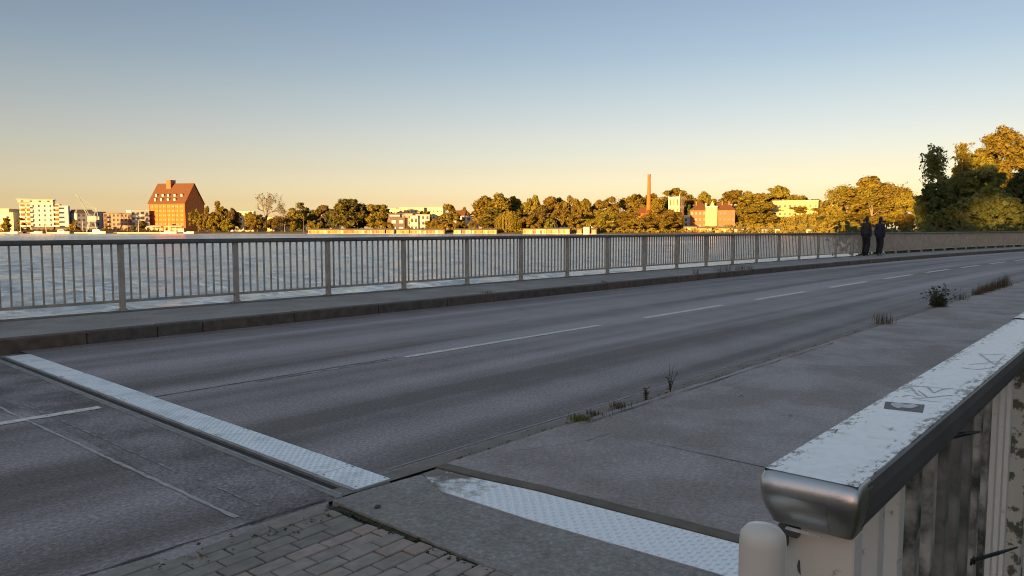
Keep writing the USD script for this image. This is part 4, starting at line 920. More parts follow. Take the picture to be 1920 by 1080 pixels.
# quay edge along the left bank
def shore_pt(px, off): d = shore_d(px) + off; return far(px, d)
def ribbon(p0, p1, off, w, z0, z1, n=40):
    a = [shore_pt(p, off) for p in np.linspace(p0, p1, n)]; b = [shore_pt(p, off + w) for p in np.linspace(p0, p1, n)]
    P = np.array([[(*u, z0), (*u, z1), (*v, z1), (*v, z0)] for u, v in zip(a, b)]); return grid_mesh(P[::-1])
quay_m = M('quay_stone', (0.34, 0.28, 0.20), (0.26, 0.21, 0.15), scale=0.5, rough=0.95)
tag(part('quay', ribbon(-300, 345, -6.5, 9, -2.0, -.35), quay_m), kind='structure')
hedge_m = leaf_mat('reed', (0.07, 0.05, 0.022), (0.12, 0.085, 0.035))
r = np.random.default_rng(70); P = []
for k in range(5200):
    p = r.uniform(-60, 300); x, y = shore_pt(p, r.uniform(3.5, 6)); P.append((x, y, -.4 + r.uniform(0, 1.5) * (0.6 + .8 * math.sin(p * .35) ** 2)))
tag(part('bank_reeds', cards(r, np.array(P), np.tile([-.6, -.6, .3], (len(P), 1)), .34), hedge_m), 'brown reeds and low hedge along the quay before the apartment houses', 'reeds', kind='stuff')

block('leftmost cream apartment house cut by the picture edge', 4, 505, 30, 17, 14, 12.2, cream_w, 4, 5, (1.2, 1.6), balc={1: white_w, 3: white_w}, penthouse=(.1, .8, 2.2, cream_w), roof_m=cream_w)
block('low beige apartment house left of the big white block', 34, 520, 12, 11, 12, 13.0, beige_w, 4, 4, (1.0, 1.6), balc={2: white_w}, roof='mansard', roof_m=dark_roof, rise=2.0)
t = block('big white apartment block with sunlit balconies and dark ground floor', 83, 500, 8, 13.0, 13, 18.6, white_w, 5, 4, (.95, 1.5), roof_m=beige_w, ground=dark_w, penthouse=(-.55, .98, 2.0, beige_w), base=.7)
# its balcony wing on the left, turned to the sun, and the bay on the right
for i in range(5):
    zz = 3.0 + i * 3.05
    for a, b in ((-12.4, -9.4), (-8.8, -6.6)):
        part('balcony', cat(box(a, b, -1.2, .4, zz, zz + .2), box(a, b, -1.3, -1.2, zz + .2, zz + 1.15), box(a - .1, a, -1.3, .4, zz, zz + 1.15)), white_w, t)
        win(t, (a + b) / 2, zz + .35, (b - a) * .8, 2.3, .5, glass_w, name='balcony_door')
    part('balcony', cat(box(6.6, 9.8, -1.6, .6, zz, zz + .2), box(6.6, 9.8, -1.7, -1.6, zz + .2, zz + 1.15), box(6.5, 6.6, -1.7, .6, zz, zz + 1.15)), white_w, t)
    win(t, 8.4, zz + .35, 2.2, 2.3, .6, glass_w, name='balcony_door')
part('left_wing', box(-12.6, -6.5, .5, 12, -1, 18.4), cream_w, t); part('right_wing', box(6.5, 10.0, .6, 12, 3.0, 18.4), beige_w, t)
part('stair_tower', box(10.0, 15.0, .3, 11, 3.0, 17.2), grey2, t); part('ground_floor', box(6.5, 14.8, .8, 11, -1, 3.0), dark_w, t)
block('narrow yellow apartment house peeping out right of the white block', 147, 515, 30, 6.5, 10, 13.5, cream_w, 4, 2, (1.2, 1.5), balc={1: white_w}, roof_m=cream_w)
block('blue-grey apartment house with domed dark roof behind the crane', 164, 512, -22, 11.5, 12, 12.2, grey_w, 4, 4, (1.0, 1.5), roof='mansard', roof_m=dark_roof, rise=2.6)
block('shaded grey apartment house right behind the crane jib', 187, 525, -15, 10, 12, 13.2, grey_w, 4, 3, (1.2, 1.6), roof_m=dark_roof)
block('brown four-storey house with dark red balconies left of the warehouse', 224, 508, 5, 17, 12, 12.0, brown_w, 4, 7, (1.15, 1.7), balc={0: wood_d, 6: wood_d}, roof_m=dark_roof, frame=beige_w)
block('pale grey house with sunlit left edge just left of the brick warehouse', 266, 515, -14, 11.5, 12, 14.0, grey2, 4, 4, (1.6, 1.6), balc={2: white_w}, roof_m=white_w, side_cols=2, side_sgn=-1)

# the brick warehouse
WD = 520.0; x, y, z = at_px(316, WD)
wh = thing('warehouse', 'tall orange brick warehouse with steep red roof and dormers', 'warehouse', (x, y, z), facing(316, WD, 37))
hw, dpp, wh_h, ridge = 14.2, 21.5, 19.6, 33.2
part('wall', box(-hw, hw, 0, dpp, -1.5, wh_h), brick_or, wh)
gab = prism([(0.0, wh_h), (dpp, wh_h), (dpp / 2, ridge - .35)], hw - .4, hw); v = gab.vertices.copy(); gab = flip_ok(trimesh.Trimesh(np.c_[v[:, 1], v[:, 0], v[:, 2]], gab.faces, process=False))
part('gable', gab, brick_or, wh)
v = gab.vertices.copy(); v[:, 0] = -v[:, 0]; part('gable', flip_ok(trimesh.Trimesh(v, gab.faces, process=False)), brick_or, wh)
def slope(y0, z0, y1, z1, th=.35):
    v = np.array([(-hw - .5, y0, z0), (hw + .5, y0, z0), (hw + .5, y1, z1), (-hw - .5, y1, z1)], float); w = np.vstack([v, v + [0, 0, th]]); return hull(w)
rf = part('roof', cat(slope(-.6, wh_h - .7, dpp / 2, ridge), slope(dpp + .6, wh_h - .7, dpp / 2, ridge)), tile_red, wh)
for row, (zr, xs) in enumerate([(20.9, (-9.6, -4.6, .6, 5.8, )), (24.0, (-10.4, -5.2, -.8, 4.2, 9.6))]):
    for xx in xs:
        yy = (zr - wh_h) / (ridge - wh_h) * dpp / 2
        dm = part('dormer', box(xx - .62, xx + .62, yy - .45, yy + 2.2, zr, zr + 1.75), white_w, rf); 
        part('dormer_roof', box(xx - .8, xx + .8, yy - .7, yy + 2.4, zr + 1.75, zr + 1.95), tile_red, rf)
part('cornice', cat(box(-hw - .25, hw + .25, -.3, -.01, wh_h - 1.15, wh_h - .75), box(-hw - .12, hw + .12, -.12, -.01, 3.55, 3.8)), brick_red, wh)
for xx in (-13.6, -6.6, .0, 6.4, 13.6): part('downpipe', tube([(xx, -.16, -1), (xx, -.16, wh_h - 1.2)], [.09, .09], 5), dark_roof, wh)
part('chimney', box(-5.6, -2.0, dpp / 2 - 3.2, dpp / 2 + 2.4, ridge - 6.5, ridge + 2.2), brick_red, rf); part('chimney_cap', box(-5.8, -1.8, dpp / 2 - 3.4, dpp / 2 + 2.6, ridge + 2.2, ridge + 2.6), dark_roof, rf)
for i in range(5):
    zz = 4.3 + i * 3.05
    for c in (-11.6, -8.1, -5.2, -1.9, 1.5, 4.9, 7.8, 11.6):
        for o in (-.58, .58): win(wh, c + o, zz, .72, 1.35, 0, glass_w)
for j in range(8): win(wh, -11 + 3.1 * j, .6, 1.2, 2.2, 0, glass_w)
for i in range(8):
    for j in range(6):
        yy = dpp * (j + .5) / 6; zz = 1.5 + i * 3.05
        if zz > wh_h - 2 and abs(yy - dpp / 2) > (ridge - zz - 3) / (ridge - wh_h) * dpp / 2: continue
        win(wh, yy, zz, .6, 1.5, hw, glass_w, None, 'y', -1)
awn = M('sunlit_awning', (0.56, 0.45, 0.30), (0.48, 0.38, 0.25), rough=0.9, scale=0.6)
def pavilion(px, d, w, label, delta=25):
    x, y, z = at_px(px, d); t = thing('pavilion', label, 'pavilion', (x, y, z), facing(px, d, delta))
    part('roof', hull([(-w / 2, -2.5, 3.0), (w / 2, -2.5, 3.0), (w / 2 - .5, 2.5, 3.9), (-w / 2 + .5, 2.5, 3.9), (-w / 2, -2.5, 3.2), (w / 2, -2.5, 3.2), (w / 2 - .5, 2.5, 4.1), (-w / 2 + .5, 2.5, 4.1)]), awn, t)
    for k in range(4): part('post', box(-w / 2 + .2 + (w - .55) * k / 3, -w / 2 + .35 + (w - .55) * k / 3, -2.3, -2.15, -1, 3.0), awn, t)
    part('back_wall', box(-w / 2 + .3, w / 2 - .3, 2.0, 2.2, -1, 3.3), brown_w, t)
    for k in range(4): part('table', cat(box(-w / 2 + 1 + k * w / 4.4, -w / 2 + 2 + k * w / 4.4, -1.4, -.5, .7, .8), box(-w / 2 + 1.4 + k * w / 4.4, -w / 2 + 1.6 + k * w / 4.4, -1.05, -.9, -.3, .7)), white_w, t)
pavilion(293, 497, 9.5, 'open terrace roof at the left foot of the brick warehouse'); pavilion(329, 497, 11.5, 'open terrace roof at the right foot of the brick warehouse')

# harbour crane
x, y, z = at_px(176, 490); cr = thing('harbour_crane', 'pale blue harbour crane with raised lattice jib on the quay', 'crane', (x, y, z), facing(176, 490, 10))
cm = M('crane_paint', (0.26, 0.33, 0.36), (0.20, 0.26, 0.29), scale=0.5, rough=0.6)
for sx in (-3.2, 3.2):
    for sy in (-2.5, 2.5): part('leg', tube([(sx, sy, -1), (sx * .55, sy * .6, 7.0)], [.38, .32], 5), cm, cr)
part('portal', cat(box(-2.6, 2.6, -2.2, 2.2, 6.8, 7.6), box(-3.4, 3.4, -2.7, -2.3, 2.6, 3.0)), cm, cr)
part('machine_house', bevel_box(-2.4, 3.0, -1.8, 1.8, 7.7, 10.6, .2), cm, cr); part('cab', bevel_box(2.3, 4.4, -1.4, 1.2, 7.9, 10.2, .15), M('crane_cab', (0.42, 0.33, 0.20), scale=0.5), cr)
part('mast', cat(tube([(1.2, -.8, 10.5), (2.6, 0, 15.0)], [.22, .18], 5), tube([(3.6, -.8, 10.5), (2.6, 0, 15.0)], [.22, .18], 5), tube([(1.2, .8, 10.5), (2.6, 0, 15.0)], [.22, .18], 5)), cm, cr)
jb = []
A, Bp = np.array([-1.8, 0, 10.2]), np.array([-7.6, 0, 23.2]); dj = (Bp - A) / np.linalg.norm(Bp - A); nj = np.cross(dj, [0, 1, 0])
for sy in (-.7, .7):
    for sn in (-.7, .7): jb.append(tube([A + nj * sn + [0, sy, 0], Bp + nj * sn * .25 + [0, sy * .3, 0]], [.09, .07], 4))
for k in range(9):
    p = A + (Bp - A) * k / 9; q = A + (Bp - A) * (k + 1) / 9; s_ = 1 - .7 * k / 9
    for sy in (-.7, .7): jb.append(tube([p + nj * .7 * s_ + [0, sy * s_, 0], q - nj * .7 * s_ + [0, sy * s_, 0]], [.05, .05], 3))
part('jib', cat(jb), cm, cr)
part('jib_head', cat(tube([Bp, Bp + [-1.6, 0, 1.2]], [.3, .15], 5), tube([Bp + [.4, 0, -2.2], Bp + [2.4, 0, -2.7]], [.14, .1], 4)), cm, cr)
part('stay', cat(tube([(2.6, 0, 15.0), A + (Bp - A) * .55], [.06, .06], 3), tube([(2.6, 0, 15), Bp], [.05, .05], 3)), cm, cr)

# boats moored at the quay
def boat(px, off, L, label, cabin, rot, hull_m, sail=0):
    x, y = shore_pt(px, off); t = thing('motor_boat', label, 'boat', (x, y, WATER_Z), rot)
    P = []
    for u in np.linspace(0, 1, 9):
        w = L * .17 * (1 - max(0, (u - .45) / .55) ** 2.2) + .02; sh_ = .95 + .45 * u ** 2
        P.append([(L * (u - .5), -w, sh_), (L * (u - .5) - .1 * u, -w * .75, .1), (L * (u - .5) - .2 * u, 0, -.25), (L * (u - .5) - .1 * u, w * .75, .1), (L * (u - .5), w, sh_), (L * (u - .5), 0, sh_ + .02), (L * (u - .5), -w, sh_)])
    v, f = grid_mesh(np.array(P)); hm = trimesh.Trimesh(v, np.vstack([f[:, [0, 1, 2]], f[:, [0, 2, 3]]]), process=False)
    part('hull', hm, hull_m, t)
    ch, cl = cabin
    cb = part('cabin', hull([(-L * cl, -L * .11, .9), (L * cl * .8, -L * .11, .9), (L * cl * .8, L * .11, .9), (-L * cl, L * .11, .9), (-L * cl * .9, -L * .09, .9 + ch), (L * cl * .35, -L * .09, .9 + ch), (L * cl * .35, L * .09, .9 + ch), (-L * cl * .9, L * .09, .9 + ch)]), white_w, t)
    part('window', box(-L * cl * .7, L * cl * .3, -L * .1065, L * .1065, .9 + ch * .48, .9 + ch * .8), glass, cb)
    if sail: part('mast', tube([(0, 0, .9), (0, 0, sail)], [.07, .05], 4), white_w, t)
along = YAW - math.pi / 2
bh = M('boat_white', (0.70, 0.68, 0.63), rough=0.4); bd = M('boat_dark', (0.05, 0.06, 0.09), rough=0.4)
boat(27, -9, 6.5, 'small white motor boat at the quay before the low beige house', (1.1, .2), along + .1, bh)
boat(41, -9, 5.5, 'small dark boat moored right of the leftmost white boat', (.6, .15), along + 2.9, bd)
boat(72, -9, 6.5, 'white open boat moored before the left half of the white block', (.7, .2), along + .05, bh)
boat(119, -10, 8.5, 'white cabin cruiser before the right half of the white block', (1.6, .3), along + .12, bh)
boat(186, -13, 10, 'largest white motor yacht below the harbour crane', (1.7, .33), along - .1, bh)
boat(318, -12, 9.5, 'white sailing yacht with mast before the brick warehouse', (1.0, .25), along + .1, bh, 10)
boat(341, -10, 8, 'dark boat with awning right of the sailing yacht', (1.5, .3), along + 3.0, bd)
boat(356, -12, 6, 'low pale boat moored before the first willow right of the warehouse', (.5, .2), along, bh)
for k, (px, h, lab) in enumerate([(41, 6.0, 'thin pale lamp mast on the quay left of the white block'), (89, 8.5, 'thin white mast standing before the white block'), (158, 6.5, 'thin mast on the quay just left of the crane'), (262, 7, 'thin mast before the pale grey house'), (571, 9.5, 'pale wooden post with crossarm before the dark shoreline trees')]):
    x, y = shore_pt(px, 1.0); t = thing('mast', lab, 'mast', (x, y, -1)); part('pole', tube([(0, 0, -.5), (0, 0, h + 1)], [.13, .09], 6), pale_bark if k == 4 else white_w, t)
    part('crossarm', box(-.9, .9, -.08, .08, h * .72 + 1, h * .72 + 1.15), pale_bark if k == 4 else white_w, t)

# houses of the middle and right shore
block('white modern house with yellow edge behind the willows right of the warehouse', 463, 520, 10, 10, 10, 13.5, cream_w, 4, 3, (1.3, 1.6), roof_m=white_w, x_off=0)
block('dark grey house shaded by willows left of the white modern house', 449, 522, -20, 6, 10, 10.5, grey_w, 3, 2, (1.3, 1.6), roof_m=dark_roof)
block('flat yellow pavilion behind the tall bare tree', 494, 530, 12, 16, 10, 9.6, yellow_w, 2, 4, (2.0, 2.4), roof_m=cream_w, base=1.5)
block('flat yellow house with wide eaves right of the bare trees', 526, 535, 12, 12, 10, 9.8, yellow_w, 2, 2, (2.0, 2.4), roof_m=cream_w, base=1.5)
block('pale flat house end seen between dark trees', 602, 540, 10, 26, 10, 11, beige_w, 2, 6, (1.4, 1.4), roof_m=beige_w)
block('long cream terrace with small windows, left half on the skyline', 738, 520, 10, 9.5, 10, 15.2, cream_w, 4, 4, (.8, 1.1), roof_m=cream_w)
block('long cream terrace with small windows, middle of the skyline row', 773, 520, 10, 17, 10, 16.2, cream_w, 4, 7, (.9, 1.2), roof_m=cream_w)
block('cream terrace end left of the big willow-like tree', 814, 522, 10, 13, 10, 16.4, cream_w, 4, 5, (.9, 1.2), roof_m=cream_w)
block('dark boxy house with a glazed bay behind the boathouses', 746, 462, -12, 9, 9, 8.4, dark_w, 2, 2, (2.6, 2.0), roof_m=dark_roof, penthouse=(0, .7, 2.0, dark_w), gm=grey2)
block('narrow brown townhouse right of the dark boxy house', 764, 466, 0, 6.5, 9, 11.0, brown_w, 3, 2, (1.2, 1.7), roof_m=dark_roof)
block('tan townhouse with tall front panel behind the boathouses', 777, 464, 5, 5, 9, 9.6, beige_w, 2, 2, (1.5, 2.4), roof_m=brown_w)
block('grey townhouse at the right end of the townhouse group', 794, 466, -8, 8, 9, 10.4, grey_w, 3, 3, (1.2, 1.7), roof_m=brown_w)
block('small orange-roofed house right of the willow-like tree', 862, 480, 12, 6, 8, 10.0, white_w, 2, 3, (1.0, 1.5), roof='gable', roof_m=tile_red, rise=3.6)
block('white villa with dark lower floor left of the big dark trees', 879, 475, 5, 9, 9, 9.4, white_w, 2, 3, (1.7, 1.7), ground=dark_w, roof_m=beige_w)
block('narrow pale house pressed against the big dark trees', 893, 470, 0, 3.2, 9, 10.6, grey2, 3, 1, (1.0, 1.5), roof_m=white_w)
block('little white cottage among tree trunks', 1033, 425, 10, 3, 4, 4.6, white_w, 1, 1, (.9, 1.1), roof='gable', roof_m=dark_roof, rise=1.2, name='cottage', cat_='cottage')
block('low long white house half hidden by golden shrubs', 1099, 425, 8, 8, 6, 4.6, white_w, 1, 4, (1.0, 1.1), roof_m=cream_w, name='cottage', cat_='cottage')
block('cream house with flat roof behind golden shrubs', 1158, 428, 15, 12, 9, 6.2, yellow_w, 2, 4, (1.2, 1.3), roof_m=dark_roof)
block('orange brick factory hall with steep roof beside the tall chimney', 1201, 440, 20, 7.5, 10, 8.6, brick_or, 2, 3, (1.0, 2.0), roof='gable', roof_m=tile_red, rise=4.2, name='factory_hall', cat_='factory', lift=0)
block('low cream annex below the factory hall', 1208, 425, 10, 7, 6, 3.6, cream_w, 1, 4, (1.0, 1.2), roof_m=beige_w)
x, y, z = at_px(1215, 438); ch = thing('factory_chimney', 'very tall slender orange brick chimney rising above the trees', 'chimney', (x, y, z))
hz = EYE + (430 - 328) / F_PX * 438 - z
part('shaft', tube([(0, 0, -1), (0, 0, hz * .5), (0, 0, hz * .94)], [1.55, 1.2, .85], 16), brick_or, ch); part('crown', tube([(0, 0, hz * .94), (0, 0, hz)], [.98, .92], 16), brick_red, ch)
for k in range(7): part('band', tube([(0, 0, hz * (.2 + .1 * k)), (0, 0, hz * (.2 + .1 * k) + .35)], [1.47 - .085 * k, 1.46 - .085 * k], 16), dark_roof, ch)
x, y, z = at_px(1262, 432); z0_ = z; tw = thing('tower_building', 'square pale tower house with tall slit windows above the trees', 'tower', (x, y, z), facing(1262, 432, 28))
hz = EYE + (430 - 371) / F_PX * 432 - z; part('wall', box(-3.6, 3.6, 0, 5.4, -1, hz), cream_w, tw); part('cornice', box(-3.75, 3.75, -.15, 5.55, hz, hz + .4), white_w, tw)
for k in range(3):
    win(tw, -2.1 + 2.1 * k, hz - 4.6, .8, 3.6, 0, glass_w); win(tw, .95 + 1.75 * k, hz - 4.6, .7, 3.8, 3.6, glass_w, None, 'y', -1); win(tw, .95 + 1.75 * k, hz - 9.6, .7, 3.4, 3.6, glass_w, None, 'y', -1); win(tw, -2.1 + 2.1 * k, hz - 9.6, .8, 3.4, 0, glass_w)
part('parapet', cat(box(-3.75, -3.2, -.15, .3, hz + .4, hz + 1.0), box(3.2, 3.75, -.15, .3, hz + .4, hz + 1.2), box(2.4, 2.6, 2, 2.2, hz + .4, hz + 1.8)), white_w, tw)
rb = block('red-roofed brick villa with a bright yellow central gable', 1334, 415, 4, 24, 10, 10.2, brick_red, 3, 11, (1.1, 1.5), roof='hip', roof_m=tile_red, rise=3.8)
part('central_bay', box(-3.6, 2.6, -.8, 1, 1.5, 12.2), yellow_w, rb); part('bay_gable', prism([(-1.4, 12.2), (1.2, 12.2), (-.1, 15.4)], -.8, .2), yellow_w, rb); part('bay_parapet', cat(box(-3.8, -3.3, -1, .2, 12.2, 14.0), box(-3.8, 2.8, -.95, -.7, 11.9, 12.4)), white_w, rb)
for k in range(3): win(rb, -2.5 + 1.9 * k, 7.8, 1.1, 1.9, -.8, glass_w); win(rb, -2.5 + 1.9 * k, 3.4, 1.1, 1.9, -.8, glass_w)
for xx in (-9, 5, 8.5): part('roof_chimney', box(xx - .35, xx + .35, 3.5, 4.3, 12, 15), brick_red, rb)
block('white low house with pale roof between the tower and the red villa', 1290, 425, 8, 6, 7, 5.2, white_w, 2, 2, (1.0, 1.2), roof='gable', roof_m=grey2, rise=1.6, lift=1.2)
block('small orange house peeping left of the golden willow', 1398, 420, 8, 6.5, 7, 6.8, brick_red, 2, 3, (.9, 1.3), roof_m=dark_roof)
block('long two-storey yellow house below the wooded slope', 1488, 400, 12, 23, 9, 8.2, yellow_w, 2, 9, (1.1, 1.3), roof_m=cream_w, frame=cream_w)
block('pale flat block glimpsed through tree tops above the slope', 1548, 480, 6, 10, 8, 8.0, cream_w, 2, 4, (1.2, 1.3), roof_m=cream_w, lift=3.0)

# boathouses standing in a row along the water
tones = {'yellow': M('boathouse_yellow', (0.38, 0.26, 0.095), (0.30, 0.20, 0.07), scale=1.5, rough=0.9), 'tan': M('boathouse_tan', (0.33, 0.24, 0.15), (0.24, 0.17, 0.105), scale=1.5, rough=0.9), 'rust': M('rust_timber', (0.40, 0.14, 0.06), (0.30, 0.10, 0.045), scale=2.5, rough=0.9), 'brown': wood_d, 'ochre': M('ochre_timber', (0.32, 0.18, 0.06), (0.25, 0.14, 0.045), scale=2.5, rough=0.9), 'white': M('boathouse_white', (0.47, 0.43, 0.34), (0.38, 0.345, 0.27), scale=1.5, rough=0.9), 'grey': grey2, 'green': M('green_timber', (0.12, 0.20, 0.17), scale=2)}
roof_bh = M('felt_roof', (0.20, 0.165, 0.13), (0.14, 0.115, 0.09), scale=0.8, rough=0.95)
def boathouse(px, wpx, tone, doors, label, ytop=429.5, off=-3.0, delta=8):
    d = shore_d(px) + off; x, y = far(px, d); w = wpx / F_PX * d; h = (430 - ytop) / F_PX * d + EYE - WATER_Z
    t = thing('boathouse', label, 'boathouse', (x, y, WATER_Z), facing(px, d, delta))
    part('wall', box(-w / 2, w / 2, 0, 7, -.6, h - .45), tones[tone], t)
    part('roof', hull([(-w / 2 - .3, -.7, h - .45), (w / 2 + .3, -.7, h - .45), (w / 2 + .3, 7.3, h - .45), (-w / 2 - .3, 7.3, h - .45), (-w / 2 - .3, 3.3, h + .25), (w / 2 + .3, 3.3, h + .25)]), roof_bh, t)
    for k in range(doors):
        xx = -w / 2 + w * (k + .5) / doors; dw = w / doors * .62
        dr = part('door', box(xx - dw / 2, xx + dw / 2, -.08, .05, .2, h - .9), tones[['brown', 'ochre', 'rust', 'tan', 'white'][(k + int(px)) % 5]], t)
    part('deck', box(-w / 2 - .2, w / 2 + .2, -1.6, -.1, .15, .32), beige_w, t)
for a in [(600, 41, 'yellow', 6, 'long yellow boathouse at the left end of the boathouse row'), (636, 29, 'ochre', 5, 'ochre boathouse second from the left in the row'), (657, 12, 'brown', 1, 'dark boathouse with projecting roof right of the ochre one'), (676, 24, 'tan', 5, 'brown-paned long boathouse below the big round dark tree'), (698, 18, 'rust', 4, 'reddish boathouse below the rust coloured tree'),
          (715, 14, 'tan', 3, 'tan boathouse between the reddish one and the orange one'), (732, 15, 'ochre', 2, 'orange boathouse below the left cream terrace'), (748, 8, 'tan', 1, 'narrow tan boathouse beside the orange one'), (760, 14, 'yellow', 2, 'bright yellow boathouse below the dark boxy house'), (780, 22, 'tan', 5, 'tan multi-door boathouse below the townhouses'),
          (803, 22, 'brown', 6, 'brown boathouse with pale posts right of the townhouses'), (819, 8, 'yellow', 1, 'small yellow boathouse left of the red one'), (828, 11, 'rust', 1, 'bright red boathouse below the willow-like tree'), (858, 14, 'yellow', 2, 'yellow boathouse right of the shrub at the water'), (870, 7, 'rust', 1, 'narrow red boathouse beside a cream one'),
          (878, 9, 'white', 1, 'cream white boathouse right of the narrow red one'), (894, 20, 'ochre', 4, 'ochre boathouse below the tallest dark trees'), (918, 26, 'yellow', 6, 'long pale yellow boathouse left of the weeping willow'), (992, 22, 'yellow', 4, 'yellow boathouse right of the weeping willow', 428.5), (1014, 20, 'white', 3, 'whitish boathouse third from the right in the row', 428.5),
          (1036, 22, 'tan', 4, 'tan boathouse below the bright tree trunks', 428), (1058, 20, 'ochre', 2, 'ochre boathouse last of the long row', 427.5), (1086, 10, 'brown', 1, 'dark open boathouse with a gap beside the white cube', 428), (1099, 11, 'white', 1, 'white cube-shaped boathouse at the right end of the row', 424.5), (1113, 10, 'brown', 1, 'low dark boathouse half behind golden shrubs', 428)]: boathouse(*a)
for a in [(1293, 24, 'tan', 4, 'low tan shed above the railing below the white tower', 424.5, 14), (1320, 26, 'yellow', 5, 'long yellow shed above the railing below the red villa', 426.5, 14), (1356, 32, 'yellow', 6, 'longer yellow shed right below the red villa', 426.5, 14), (1384, 18, 'tan', 3, 'low tan shed left of the golden willow', 427.5, 14), (1434, 14, 'green', 2, 'low green-roofed hut below the golden willow', 428, 12), (1456, 8, 'white', 1, 'small white hut right of the green-roofed hut', 427.5, 12), (1516, 10, 'white', 1, 'tiny white hut below the long yellow house', 428, 12)]: boathouse(*a)

